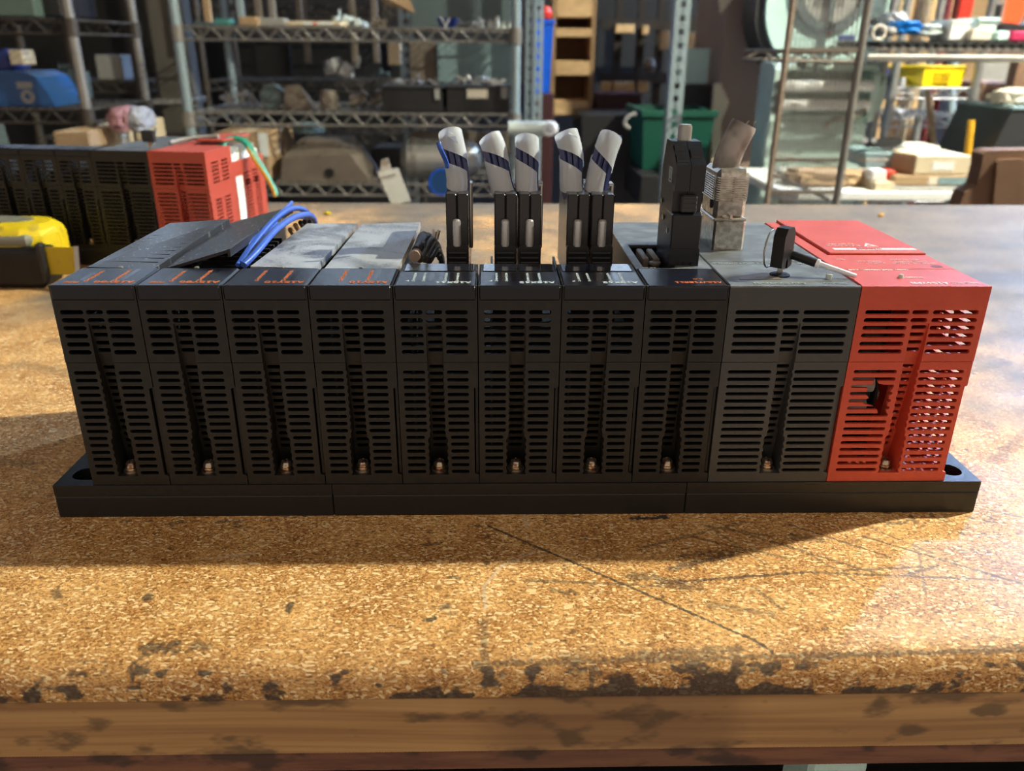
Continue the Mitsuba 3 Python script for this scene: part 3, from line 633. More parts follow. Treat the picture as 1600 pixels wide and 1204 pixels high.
a, b, c2 = at(1236, 397, .024), at(1277, 412, .020), at(1337, 431, .0150)
a[2] = H+.0085; b[2] = H+.0060; c2[2] = H+.0012
a, b, c2 = (atz(1236, 397, a[2]), atz(1276, 411, b[2]), atz(1337, 431, c2[2]))
part(k2, "key_sleeve", tube([a, a+(b-a)*.5, b], .0019, 14), "m_rubber", 40)
part(k2, "key_blade", cat(tube([b, b+(c2-b)*.3, c2], [.0015, .0012, .0010], 10), tube([b-(b-a)*.02, b+(b-a)*.10], .0021, 12)), "m_chrome", 40)

# --- red power supply
s = WIDE; x0 = XS[9]; off = (x0, 0, 0)
t = thing("power_supply", "red power supply module with a broken vent at the right end of the rack", "power supply")
hx = lambda px, py: (lambda q: (q[0]-x0, q[2]))(at(px, py, 0))
hole = Polygon([hx(*q) for q in [(1366, 596), (1371, 590), (1374, 600), (1391, 602), (1396, 606), (1390, 614), (1389, 625), (1385, 640), (1386, 646), (1372, 646), (1370, 636), (1350, 631), (1350, 626), (1358, 622), (1354, 616), (1357, 604), (1364, 602)]])
build_front(t, s, 'w', "m_red", off, hole)
part(t, "case", lambda: case_walls(s, .0018, H-.0015, True), "m_red", key='case_p', off=off)
cover = ext_xy(sbox(.0075, .0548, s['w']-.0003, .1300), H-.0010, H+.0004)
part(t, "top_plate", cat(bx(x0+.0003, x0+s['w']-.0003, .0004, .0282, H-.0014, H, .0005), bx(x0+.0003, x0+s['w']-.0003, .0286, .0545, H-.0014, H, .0003), bx(x0+.0003, x0+.0068, .0545, .130, H-.0014, H, .0003)), "m_red")
tc = part(t, "terminal_cover", bx(x0+.0078, x0+s['w']-.0003, .0551, .1330, H-.0020, H+.0009, .0004), "m_red")
part(tc, "white_label", bx(x0+.0125, x0+.0525, .0605, .0640, H+.0009, H+.00105), "m_white", label="white label strip")
part(tc, "cover_print", cat(text_down("WARNING", .0018, x0+.036, .0632, H+.0011, True), ), "m_red_far")
tri = Polygon([(x0+.030, .0680), (x0+.037, .0680), (x0+.0335, .0745)])
part(tc, "cover_lettering", cat(ext_xy(tri.difference(tri.buffer(-.0009)), H+.0009, H+.00105), text_down("SHOCK HAZARD", .0016, x0+.0285, .0700, H+.0010), text_down("POWER OFF", .0016, x0+.0265, .0735, H+.0010)), "m_printred")
part(t, "lettering", cat(text_down("MELSEC", .0021, x0+.0515, .0058, H+.0001), text_down("A1S62PN", .0025, x0+.0385, .0058, H+.0001, True), text_down("POWER", .0019, x0+.0320, .0145, H+.0001),
     text_down("UNIT FOR MODEL A1S", .0018, x0+.0320, .0272, H+.0001, True), text_down("INPUT 100-240VAC", .0014, x0+.0500, .0385, H+.0001), text_down("105VA 50/60Hz", .0014, x0+.0480, .0420, H+.0001), text_down("OUTPUT 5VDC", .0014, x0+.0460, .0455, H+.0001),
     text_down("5VDC 3A", .0014, x0+.0270, .0385, H+.0001), text_down("24VDC 0.6A", .0014, x0+.0265, .0420, H+.0001), text_down("MAX", .0014, x0+.0110, .0455, H+.0001)), "m_printred")
part(t, "status_led", cat(lathe([(0, .0018), (.0009, .0015), (.0013, 0), (0, 0)], 12, (x0+.0225, .0135, H))), "m_clear", 30)
part(t, "latch_slot", ext_xy(rrect(x0+.0455, x0+.0505, .031, .0345, .0012), H, H+.00015), "m_maroon")
part(t, "circuit_board", bx(x0+.0045, x0+.0057, .012, .125, .020, .100), "m_pcb")
part(t, "capacitor", cat(*[cyl((x0+.0057, y, z), (x0+.018, y, z), r, 16) for y, z, r in ((.012, .060, .0040), (.024, .060, .005), (.016, .048, .004))]), "m_greybox", 30)
part(t, "transformer", cat(bx(x0+.008, x0+.024, .014, .040, .0500, .0560, .001), bx(x0+.010, x0+.022, .012, .036, .064, .088, .001)), "m_charcoal")
part(t, "inner_bracket", bx(x0+.0195, x0+.0205, .010, .060, .022, .095), "m_dark")

# --- wires over the terminal modules
def wire(pts, r, mat, label, n=24):
    k = thing("loose_wire", label, "wire", "blue wires on the second and third modules")
    scene[k+"__sheath"] = mikit.ply(tube(spline(pts, n), r, 10), mat, smooth=50)
    return k
WL = "blue insulated wire arching out from under the lifted cover"
wire([at(376, 412, .040), at(389, 392, .052), at(412, 361, .075), at(440, 334, .10), at(462, 325, .118), at(478, 330, .130), at(484, 342, .138)], .00150, "m_wire_blue", "upper blue wire arching out from under the lifted cover")
wire([at(381, 414, .036), at(402, 392, .048), at(428, 362, .075), at(455, 342, .100), at(477, 335, .118), at(490, 341, .130), at(493, 352, .134)], .00160, "m_wire_blue", "lower and thickest blue wire arching beside the third cover")
wire([at(371, 414, .038), at(384, 394, .050), at(406, 365, .072), at(434, 336, .10), at(451, 321, .122), at(456, 316, .130)], .0010, "m_wire_blue", "thin blue wire ending in the air above the lifted cover")
wire([at(378, 413, .038), at(396, 392, .050), at(418, 366, .070), at(440, 350, .09), at(464, 340, .11), at(480, 343, .125)], .0008, "m_wire_navy", "dark navy wire running between the two arching blue wires")
wire([at(386, 384, .058), at(400, 373, .066), at(416, 360, .080), at(430, 350, .095)], .0017, "m_wire_blue", "short blue wire in the shade under the lifted cover")
for j, (px, py) in enumerate(((453, 358), (461, 351), (469, 347), (476, 345), (483, 346))):
    p = at(px, py, .118+.002*j)
    k = thing("cut_wire_end", ["copper coloured cut wire end farthest left behind the third cover", "second copper coloured cut wire end behind the third cover", "dark cut wire end left behind the third cover", "middle dark cut wire end behind the third cover", "rightmost dark cut wire end behind the third cover"][j], "wire", "cut wire ends behind the third cover")
    scene[k+"__sheath"] = mikit.ply(tube([p, p+[.002, .012, -.012]], .0013, 8), "m_copper" if j < 2 else "m_wire_dark", smooth=50)
stub = [((648, 400), (668, 372), .0021), ((656, 404), (677, 376), .0020), ((650, 390), (664, 368), .0019), ((664, 405), (682, 382), .0018), ((670, 407), (685, 390), .0018), ((659, 384), (672, 370), .0017)]
for j, (p, q, r) in enumerate(stub):
    k = thing("cable_stub", ["thick dark cable stub with a tan sleeve beside the fourth cover", "grey cable stub nearest the viewer beside the fourth cover", "dark cable stub leaning on the fourth cover's edge", "lower grey cable stub under the bare strands", "rightmost dark cable stub beside the first wrapped plug", "short grey cable stub at the top of the stub bundle"][j], "cable", "dark cable stubs by the fourth cover")
    A_, B_ = at(*p, .045+.003*j), at(*q, .085+.003*j)
    scene[k+"__sheath"] = mikit.ply(tube(spline([A_, (A_+B_)/2+[0, 0, .0015], B_, B_+[.001, .012, -.010]], 12), r, 12), "m_wire_grey" if j % 2 else "m_wire_dark", smooth=50)
    if j == 0: part(k, "end_sleeve", cyl(A_+(A_-B_)*.02, A_+(B_-A_)*.12, r*1.25, 12), "m_cagepost")
k = solo("bare_strand", cat([tube([at(676+2*j, 374, .10), at(677+2.6*j, 358+2*(j % 3), .102)], .0004, 5) for j in range(5)]), "m_steel", "bare wire strands above the dark cable stubs", "wire", kind="stuff")

# ------------------------------------------------------------------ second rack, behind on the left
CUR = T().translate([-.2734, .436, 0]).rotate([0, 0, 1], -7.2)
b2 = thing("mounting_base", "black mounting base of the second rack behind the tape measure", "mounting base")
part(b2, "base_section", cat(bx(-.36, .017, -.0008, .1308, 0, HB, .0008)), "m_black")
w = WIDE['w']
ps = thing("power_supply", "red power supply with open terminals at the right end of the second rack", "power supply")
o2 = (-w, 0, 0)
build_front(ps, WIDE, 'w', "m_red_far", o2)
def ps2_case():
    s = WIDE; w = s['w']
    pl = Polygon([(.0018, HB), (.13, HB), (.13, H-.0005), (.0018, H-.0005)])
    pr = Polygon([(.0018, HB), (.13, HB), (.13, H-.016), (.0545, H-.016), (.0545, H-.0005), (.0018, H-.0005)])
    hs = []
    for z in ZU: hs += [rrect(.0105, .0250, z-.0009, z+.0009, .0004), rrect(.0310, .0455, z-.0009, z+.0009, .0004)]
    for z in [q-.0185 for q in ZU[:4]]: hs += [rrect(.0780, .093, z-.0009, z+.0009, .0004), rrect(.0990, .113, z-.0009, z+.0009, .0004)]
    for z in ZL[2:]: hs += [rrect(.0105, .0235, z-.0009, z+.0009, .0004), rrect(.0295, .0425, z-.0009, z+.0009, .0004)]
    for z in ZL: hs += [rrect(.0810, .095, z-.0009, z+.0009, .0004), rrect(.1030, .117, z-.0009, z+.0009, .0004)]
    return cat(ext_yz(pl, .0003, .0014), ext_yz(pr.difference(unary_union(hs)), w-.0014, w-.0003), bx(.0014, w-.0014, .1288, .13, HB, H-.016), bx(.0003, .016, .0018, .13, H-.0015, H, .0004), bx(.016, w-.0003, .0004, .0545, H-.0015, H, .0004),
               bx(.016, w-.0003, .0545, .13, H-.018, H-.0165), bx(.0155, .0165, .0545, .13, H-.0165, H-.0015), bx(.016, w-.0014, .0535, .0545, H-.0165, H-.0015))
part(ps, "case", ps2_case(), "m_red_far", off=o2)
part(ps, "white_sticker", bx(0, .0003, .058, .074, .020, .078), "m_paper", label="white sticker on the right side")
part(ps, "terminal_block", cat(bx(-.032, -.004, .060, .126, H-.0165, H-.010), *[bx(-.032, -.004, .060+.0095*k, .061+.0095*k, H-.010, H-.004) for k in range(7)]), "m_white")
part(ps, "contact_screw", cat(*[cyl((-.018, .066+.0095*k, H-.010), (-.018, .066+.0095*k, H-.0075), .0032, 10) for k in range(6)]), "m_steel")
part(ps, "circuit_board", bx(-.046, -.045, .012, .125, .02, .10), "m_dark")
part(ps, "cover_flap", bx(-.038, -.010, .062, .128, H+.002, H+.004, .0006), "m_red_far")
cp2 = thing("cpu_module", "wide black processor module beside the red supply of the second rack", "electronic module")
o3 = (-2*w, 0, 0)
build_front(cp2, WIDE, 'w', "m_black", o3)
part(cp2, "case", lambda: case_walls(WIDE, .0018, H-.0006), "m_cpu", key='case_w2', off=o3)
part(cp2, "circuit_board", bx(-2*w+.005, -2*w+.0062, .014, .125, .02, .09), "m_dark")
GL = ["black module left of the second rack's processor", "black module second to the left of the second rack's processor", "black module third to the left of the second rack's processor", "black module of the second rack cut by the left edge of the picture"]
for i in range(4):
    g = thing("terminal_module", GL[i], "electronic module")
    o = (-2*w-.03464*(i+1), 0, 0)
    build_front(g, NARROW, 'n', "m_black", o)
    part(g, "case", lambda: case_walls(NARROW, .0285, .085), "m_black", key='case_n2', off=o)
    part(g, "indicator_cap", lambda: strip_cap(NARROW), "m_smoke", key='cap', off=o)
    part(g, "circuit_board", lambda: bx(.0050, .0062, .014, .125, .020, .090), "m_dark", key=('pcb2'), off=o)
kk = thing("lock_key", "grey headed key standing in the second rack's processor lock", "key")
part(kk, "key_head", cat(bx(-.075, -.0625, .030, .036, H+.0045, H+.0150, .001)), "m_charcoal")
part(kk, "key_blade", bx(-.0700, -.0678, .032, .034, H, H+.006), "m_copper")
part(kk, "wire_tie", cat(tube([(-.069, .033, H+.014), (-.0715, .032, H+.020), (-.0745, .030, H+.0225)], .0007, 6), tube([(-.066, .034, H+.002), (-.062, .036, H+.017)], .0012, 6)), "m_greybox")
sc2 = thing("slotted_clip", "thin metal clip lying on top of the second rack's processor", "clip")
part(sc2, "clip_bar", tube(spline([(-.058, .05, H+.002), (-.04, .07, H+.005), (-.020, .075, H+.006)], 10), .0022, 6), "m_greybox")
CUR = None
gw = [[at(345, 234, .50), at(352, 222, .515), at(362, 216, .525), at(378, 220, .525), at(392, 238, .52), at(412, 268, .515), at(431, 306, .51)],
      [at(340, 228, .52), at(358, 216, .53), at(380, 218, .53), at(398, 240, .525), at(420, 278, .52), at(433, 304, .515)]]
for j, p in enumerate(gw):
    k = thing("earth_wire", ["upper green and yellow earth wire hanging off the second rack's red supply", "lower green and yellow earth wire hanging off the second rack's red supply"][j], "wire", "green and yellow earth wires")
    P = spline(p, 40)
    part(k, "green_sheath", tube(P, .0022, 10), "m_yg_green", 50)
    off_ = np.array([.0006, -.0010, -.0004])
    part(k, "yellow_stripe", tube(P[18:]+off_+[-.001, 0, 0], .0018, 8), "m_ochre", 50)

# --- tape measure
tm = thing("tape_measure", "yellow and black tape measure lying in front of the second rack", "tape measure")
cx, cy = at(28, 400, .40)[0], .408
outl = Polygon([(cx-.075, cy-.030), (cx+.018, cy-.030), (cx+.030, cy-.020), (cx+.036, cy-.004), (cx+.034, cy+.012), (cx+.024, cy+.022), (cx+.006, cy+.026), (cx-.075, cy+.026)]).buffer(.003)
def puff(poly, z0, z1, e):
    P = []
    for z, ins in ((z0, e), (z0+e*.6, e*.25), (z0+e*1.4, 0), (z1-e*1.4, 0), (z1-e*.6, e*.25), (z1, e)):
        q = poly.buffer(-ins)
        P += [(x, y, z) for x, y in np.array(q.exterior.coords)[:-1]]
    return hull(P)
part(tm, "body_shell", puff(outl, .003, .052, .008), "m_yellow_dirty", 35)
gx = at(63, 400, cy-.034)[0]
part(tm, "rubber_grip", cat(puff(sbox(cx-.075, cy-.0365, gx, cy-.008).buffer(.002), 0, .036, .004)), "m_rubber", 35)
part(tm, "grip_pad", puff(Polygon([(cx-.07, cy-.034), (gx-.010, cy-.034), (gx-.004, cy-.014), (cx-.07, cy-.014)]), .035, .0455, .003), "m_rubber_grey", 35)
el = affinity.scale(Point(0, 0).buffer(1, 24), .040, .015); el = affinity.translate(el, cx-.026, cy+.004)
part(tm, "label_plate", ext_xy(el, .0518, .0528), "m_rubber_grey", label="grey oval label plate")
hx0, hx1 = at(72, 395, cy-.033)[0], at(118, 395, cy-.033)[0]
part(tm, "blade_lip", bx(gx-.002, gx+.005, cy-.0385, cy-.030, .004, .040, .002), "m_blackbox")
bl = part(tm, "blade", bx(hx0-.01, hx1+.001, cy-.0335, cy-.0325, .012, .036), "m_tapeblade")
part(bl, "blade_rivet", cat(*[lathe([(0, .0006), (.0012, .0003), (.0014, 0), (0, 0)], 10, (0, 0, 0), 'y').apply_transform(trimesh.transformations.translation_matrix((hx0+.010+.009*j, cy-.0335, .0235))) for j in range(2)]), "m_screw")
part(tm, "end_hook", hull([(hx1, cy-.034, .037), (hx1+.0040, cy-.034, .037), (hx1+.003, cy-.048, .010), (hx1+.0070, cy-.048, .010), (hx1, cy-.032, .010), (hx1+.001, cy-.032, .010)]), "m_steel")
part(tm, "lower_shell", puff(sbox(cx-.05, cy-.032, cx+.030, cy-.010).buffer(.002), 0, .012, .003), "m_yellow_dirty", 35)

# ------------------------------------------------------------------ workshop behind
def rect(px0, py0, px1, py1, Y):
    a, b = at(px0, (py0+py1)/2, Y)[0], at(px1, (py0+py1)/2, Y)[0]
    return a, b, at((px0+px1)/2, py1, Y)[2], at((px0+px1)/2, py0, Y)[2]
def carton(name, label, cat_, px, Y, dep, mat, group=None, lid=True, c=.003):
    x0, x1, z0, z1 = rect(*px, Y)
    t = thing(name, label, cat_, group)
    part(t, "body", bx(x0, x1, Y, Y+dep, z0, z1, c), mat)
    if lid: part(t, "seam_tape", bx((x0+x1)/2-.02, (x0+x1)/2+.02, Y-.0008, Y+dep+.0008, z1-.02, z1+.0008), "m_kraft_light")
    return t, (x0, x1, z0, z1)
def rod(a, b, r=.002): return tube([a, b], r, 6)
def wire_shelf(x0, x1, y0, y1, z, step=.026, th=.030):
    ms = []
    for ya in (y0, y1):
        ms += [rod((x0, ya, z), (x1, ya, z), .0032), rod((x0, ya, z-th), (x1, ya, z-th), .0032)]
        n = max(2, int((x1-x0)/.055)); xs = np.linspace(x0, x1, n+1)
        for k in range(n): ms += [rod((xs[k], ya, z-th), ((xs[k]+xs[k+1])/2, ya, z), .0022), rod(((xs[k]+xs[k+1])/2, ya, z), (xs[k+1], ya, z-th), .0022)]
    for xa in (x0, x1):
        ms += [rod((xa, y0, z), (xa, y1, z), .0032), rod((xa, y0, z-th), (xa, y1, z-th), .0032)]
    for xa in np.arange(x0+step, x1, step): ms.append(rod((xa, y0, z+.002), (xa, y1, z+.002), .0016))
    for ya in np.linspace(y0, y1, 4)[1:-1]: ms.append(rod((x0, ya, z-.003), (x1, ya, z-.003), .003))
    return cat(ms)
def shelf_unit(label, x0, x1, y0, y1, zs, mat, z0=-.9, z1=1.0, r=.0125, pmat=None):
    t = thing("wire_shelf_unit", label, "shelf unit")
    for x in (x0, x1):
        for y in (y0, y1):
            p = part(t, "post", cyl((x, y, z0), (x, y, z1), r, 14), pmat or mat, 40)
            for z in zs: part(p, "collar", cyl((x, y, z-.034), (x, y, z+.004), r+.004, 14), mat, 40)
    for z in zs: part(t, "shelf", wire_shelf(x0, x1, y0, y1, z), mat)
    return t
# left unit
YL = 1.75; xr = at(103, 0, YL)[0]
zl = [at(100, 31, YL)[2], at(100, 172, YL)[2], at(130, 172, YL)[2]-.30]
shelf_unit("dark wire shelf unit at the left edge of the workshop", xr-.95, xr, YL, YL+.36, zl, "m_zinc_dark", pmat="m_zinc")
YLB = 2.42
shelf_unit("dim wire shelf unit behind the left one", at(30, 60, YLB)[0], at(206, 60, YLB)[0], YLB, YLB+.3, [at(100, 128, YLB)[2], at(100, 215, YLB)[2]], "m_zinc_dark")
# concrete pillar with strap
YP = 2.35; a, b = at(222, 0, YP)[0], at(276, 0, YP)[0]
pil = thing("pillar", "grey concrete pillar between the two dark shelf units", "pillar")
part(pil, "shaft", bx(a, b, YP, YP+.12, -.9, 3.2, .012), "m_concrete")
zc = at(270, 158, YP)[2]
part(pil, "strap", cat(bx(a-.006, b+.006, YP-.006, YP+.126, zc-.009, zc+.009, .003), bx(a-.02, a+.05, YP-.018, YP-.004, zc-.010, zc+.006, .003)), "m_alu", label="light metal strap")
# middle unit
YM = 1.95; x0m, x1m = at(272, 20, YM)[0], at(806, 50, YM)[0]
zm = [at(560, 44, YM)[2], at(560, 178, YM)[2], at(560, 288, YM)[2]]
shelf_unit("grey wire shelf unit in the middle loaded with machine parts", x0m, x1m, YM, YM+.42, zm, "m_zinc", pmat="m_galv")
# unit behind it
YB = 2.75
xb0, xb1 = at(312, 60, YB)[0], at(640, 60, YB)[0]
zb = [at(450, 8, YB)[2], at(450, 128, YB)[2], at(450, 210, YB)[2]]
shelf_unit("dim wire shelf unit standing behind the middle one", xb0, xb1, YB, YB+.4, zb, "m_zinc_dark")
def angle_post(label, px, py, Y, wpx, mat="m_galv", z1=1.1, group=None):
    x = at(px, py, Y)[0]; wd = wpx*(Y-CAM[1])/F
    t = thing("slotted_angle_post", label, "post", group)
    hs = [rrect(x+wd*.32, x+wd*.68, z, z+.016, .004) for z in np.arange(-.35, .5, .032)]
    hs += [Point(x+wd*.5, z).buffer(.0035, 4) for z in np.arange(-.326, .5, .032)]
    part(t, "front_flange", ext_xz(sbox(x, -.9, x+wd, z1).difference(unary_union(hs)), Y, Y+.003), mat)
    part(t, "side_flange", bx(x, x+.003, Y+.003, Y+.04, -.9, z1), mat)
angle_post("slotted steel post behind the middle shelf", 622, 20, 2.45, 20)
angle_post("slotted steel post left of the blue bin", 822, 40, 2.15, 12)
angle_post("second slotted steel post beside the blue bin", 834, 40, 2.20, 14)
angle_post("slotted steel post in front of the green bin", 1052, 60, 1.9, 22)
# tube with rounded end sticking out by the shelf's right post
tb = thing("glass_tube", "shiny horizontal tube with a rounded end right of the middle shelf", "tube")
a = at(806, 200, 1.90); b = at(862, 201, 1.90)
part(tb, "tube_body", cyl(a-[.02, 0, 0], b, .019, 20), "m_clear", 40)
part(tb, "end_cap", lathe([(0, .018), (.010, .016), (.018, .008), (.021, -.012), (0, -.012)], 20, (0, 0, 0), 'x').apply_transform(trimesh.transformations.translation_matrix(b)), "m_chrome", 40)
solo("steel_ring", lathe([(.010, -.004), (.016, -.004), (.016, .004), (.010, .004), (.010, -.004)], 20, at(858, 202, 1.875), 'y'), "m_chrome", "small bright ring on the end of the horizontal tube", "ring")

# --- things on the left unit
Zs = zl[1]
x0, x1, z0, z1 = rect(-25, 112, 82, 168, YL+.06)
t = thing("blue_case", "blue case with a pale 2 shaped emblem on the left shelf", "case")
prf = Polygon([(x0, Zs+.004), (x1, Zs+.004), (x1-.012, z1-.05), (x1-.035, z1-.012), (x1-.06, z1), (x0, z1)])
part(t, "shell", ext_xz(prf, YL+.06, YL+.22), "m_blue")
ea, eb, ez0, ez1 = rect(26, 128, 56, 162, YL+.06)
ew, eh = eb-ea, ez1-ez0
part(t, "emblem", ext_xz(unary_union([sbox(ea+.1*ew, ez1-.3*eh, ea+.9*ew, ez1), Point(ea+.55*ew, ez0+.32*eh).buffer(.32*eh).difference(Point(ea+.55*ew, ez0+.34*eh).buffer(.14*eh))]), YL+.058, YL+.061), "m_greybox", label="pale emblem")
t = thing("wire_basket", "dark wire basket beside the blue case", "basket")
x0, x1, z0, z1 = rect(98, 100, 124, 166, YL+.24)
part(t, "mesh", cat([rod((x, YL+.24, Zs+.006), (x, YL+.24, z1), .0018) for x in np.arange(x0, x1, .012)]+[rod((x0, YL+.24, z), (x1, YL+.24, z), .002) for z in np.arange(Zs+.008, z1, .014)]+[bx(x0, x1, YL+.26, YL+.31, Zs+.008, z1-.02)]), "m_slate")
carton("tan_block", "small tan block hanging over the blue case", "block", (14, 78, 36, 102), YL+.15, .06, "m_kraft_light", lid=False)
carton("navy_box", "dark navy box left of the tan block", "box", (-30, 76, 13, 108), YL+.18, .1, "m_blue_dark", lid=False)
carton("green_crate", "dull green crate on the top left shelf", "crate", (-20, -40, 50, 26), YL+.1, .2, "m_green_dark", lid=False)
carton("black_crate", "black crate on the top left shelf", "crate", (60, -30, 92, 26), YL+.14, .2, "m_blackbox", lid=False)
carton("grey_motor_box", "grey box on the dim shelf behind the left unit", "box", (150, 86, 190, 125), YLB+.02, .12, "m_greybox", lid=False)
carton("black_board", "dark board at the back of the left unit", "board", (-60, -20, 250, 235), 3.0, .02, "m_dark", lid=False)
carton("open_carton", "open brown carton under the left shelf", "carton", (84, 206, 140, 232), 1.62, .12, "m_kraft", lid=False)
carton("flat_carton", "pale carton under the left shelf next to the pink bag", "carton", (146, 196, 182, 232), 1.75, .1, "m_kraft_light", lid=False)
carton("narrow_carton", "narrow tan carton right of the white bag", "carton", (212, 188, 236, 232), 1.85, .1, "m_kraft_light", lid=False)
def bag(name, label, px, Y, mat):
    x0, x1, z0, z1 = rect(*px, Y); m = trimesh.creation.icosphere(3, 1.0)
    n = meshkit.fbm(m.vertices*2.2+px[0], 3)
    v = m.vertices; m.vertices = np.sign(v)*np.abs(v)**.6*(.62+.75*n)[:, None]+.10*(meshkit.noise(v*5+px[1])-.5)[:, None]
    m.vertices *= [(x1-x0)/2, .045, (z1-z0)/2]; m.apply_translation(((x0+x1)/2, Y+.05, (z0+z1)/2))
    solo(name, m, mat, label, "bag", smooth=True)
bag("plastic_bag", "pink plastic bag behind the second rack", (162, 170, 196, 208), 1.68, "m_pink")
bag("plastic_bag", "white plastic bag behind the key of the second rack", (194, 170, 220, 206), 1.70, "m_bagwhite")
solo("paper_sheet", hull([at(-8, 192, 1.5), at(6, 194, 1.5), at(16, 228, 1.5), at(-8, 228, 1.5), at(-8, 228, 1.53), at(-8, 192, 1.53)]), "m_greyblue", "grey sheet leaning at the left edge above the second rack", "sheet")

# --- things on the middle unit
Z1, Z2, Z3 = zm
def on(px0, py0, px1, Y, dep, Z, mat, name, label, cat_, lid=False, group=None):
    x0, x1, _, z1 = rect(px0, py0, px1, py0+1, Y)
    t = thing(name, label, cat_, group)
    part(t, "body", bx(x0, x1, Y, Y+dep, Z+.004, max(z1, Z+.01), .003), mat)
    return t, (x0, x1, Z+.004, z1)
t, q = on(445, 33, 533, YM+.03, .12, Z1, "m_kraft_light", "parts_carton", "long cream carton with a red striped white label on the top middle shelf", "carton")
part(t, "label_sheet", bx(*[at(px, 40, YM+.03)[0] for px in (473, 520)], YM+.0285, YM+.03, q[2]+.004, q[3]-.002), "m_paper")
part(t, "red_stripe", bx(*[at(px, 40, YM+.03)[0] for px in (490, 495)], YM+.0275, YM+.0285, q[2]+.004, q[3]-.002), "m_redpost")
on(372, 26, 400, YM+.06, .05, Z1, "m_kraft", "brown_block", "brown block on the top middle shelf", "block")
on(404, 28, 444, YM+.1, .05, Z1, "m_greybox", "grey_block", "grey block left of the striped carton", "block")
on(333, 29, 358, YM+.06, .05, Z1, "m_teal", "teal_box", "small teal box on the top middle shelf", "box")
on(300, 34, 332, YM+.1, .05, Z1, "m_slate", "slate_block", "dark slate block at the left of the top middle shelf", "block")
def clutter(name, label, cat_, px, Y, mat, n, seed, dep=.1):
    r = random.Random(seed); x0, x1, z0, z1 = rect(*px, Y); ms = []
    for _ in range(n):
        sx, sz, sy = (x1-x0)*r.uniform(.12, .3), (z1-z0)*r.uniform(.2, .6), dep*r.uniform(.2, .5)
        m = trimesh.creation.box((sx, sy, sz)) if r.random() < .5 else trimesh.creation.cylinder(min(sx, sz)/2, sx, sections=12)
        m.apply_transform(trimesh.transformations.euler_matrix(r.uniform(-.3, .3), r.uniform(-.6, .6), r.uniform(-.5, .5)))
        m.apply_translation((r.uniform(x0+sx/2, x1-sx/2), Y+dep*r.uniform(.2, .8), z0+sz/2+r.random()**2*(z1-z0-sz))); ms.append(m)
    return solo(name, cat(ms), mat, label, cat_, kind="stuff")
clutter("clear_tubing", "tangle of pale clear tubing on the top middle shelf", "tubing", (512, 18, 570, 40), YM+.12, "m_clear", 9, 1)
clutter("metal_scrap", "dull metal scraps right of the clear tubing", "scrap", (565, 28, 610, 42), YM+.1, "m_rust", 9, 2)
clutter("metal_scrap", "pale metal scraps left of the glass vials", "scrap", (680, 34, 765, 40), YM+.06, "m_greybox", 10, 3, .06)
t = thing("blue_tray", "small dark blue tray on the top middle shelf", "tray")
x0, x1, z0, z1 = rect(682, 28, 714, 42, YM+.08)
part(t, "tray_shell", hull([(x0, YM+.08, z1), (x1, YM+.08, z1), (x0+.01, YM+.09, Z1+.004), (x1-.01, YM+.09, Z1+.004), (x0, YM+.16, z1), (x1, YM+.16, z1), (x0+.01, YM+.15, Z1+.004), (x1-.01, YM+.15, Z1+.004)]), "m_blue_dark")
for j, (px, py) in enumerate(((766, 30), (776, 26), (786, 34), (796, 34))):
    p = at(px, py, YM+.05)
    k = thing("glass_vial", ["leftmost of the four glass vials on the top middle shelf", "tallest glass vial, second from the left on the top middle shelf", "third glass vial from the left on the top middle shelf", "glass vial nearest the bright post on the top middle shelf"][j], "vial", "glass vials on the top middle shelf")
    part(k, "vial_body", cyl((p[0], YM+.05, Z1+.003), (p[0], YM+.05, p[2]-.008), .008, 12), "m_clear", 40)
    part(k, "vial_cap", cyl((p[0], YM+.05, p[2]-.008), (p[0], YM+.05, p[2]), .0065, 12), "m_alu", 40)
carton("hanging_tool", "orange tan handle hanging under the top middle shelf", "handle", (606, 66, 626, 102), YM+.2, .03, "m_kraft_light", lid=False)
t = thing("tan_cloth", "tan cloth hanging above the top middle shelf", "cloth"); 
x0, x1, z0, z1 = rect(585, -12, 648, 20, YM+.25)
part(t, "cloth_fold", hull([(x0, YM+.25, z1), (x1-.02, YM+.25, z1), (x1, YM+.25, z0), (x1-.03, YM+.27, z0+.01), (x0+.03, YM+.28, z0+.02), (x0, YM+.28, z1)]), "m_kraft")
t, q = on(596, 136, 691, YM+.02, .2, Z2, "m_blackbox", "black_bin", "black parts bin on the middle shelf, left of the labelled one", "bin", group=None)
part(t, "rim", bx(q[0]-.005, q[1]+.005, YM+.015, YM+.225, q[3]-.004, q[3]+.004, .002), "m_charcoal")
part(t, "latch", bx(q[1]-.02, q[1]-.008, YM+.014, YM+.02, q[3]-.03, q[3]-.004), "m_greybox")
t, q = on(697, 136, 797, YM+.02, .2, Z2, "m_blackbox", "black_bin", "black parts bin with a cream label on the middle shelf", "bin")
part(t, "rim", bx(q[0]-.003, q[1]+.003, YM+.015, YM+.225, q[3]-.004, q[3]+.004, .002), "m_charcoal")
part(t, "label_card", bx(*[at(px, 146, YM+.02)[0] for px in (730, 762)], YM+.0185, YM+.02, at(740, 154, YM)[2], at(740, 138, YM)[2]), "m_cream")
part(t, "latch", bx(*[at(px, 146, YM+.02)[0] for px in (783, 793)], YM+.014, YM+.02, at(740, 154, YM)[2], at(740, 136, YM)[2]), "m_greybox")
for j, (px, lab) in enumerate((((602, 127, 689, 135.5), "loose fittings filling the left black bin"), ((702, 125, 792, 135.5), "loose fittings filling the labelled black bin"))):
    clutter("loose_fittings", lab, "fittings", px, YM+.06, "m_alu", 16, 11+j, .12)
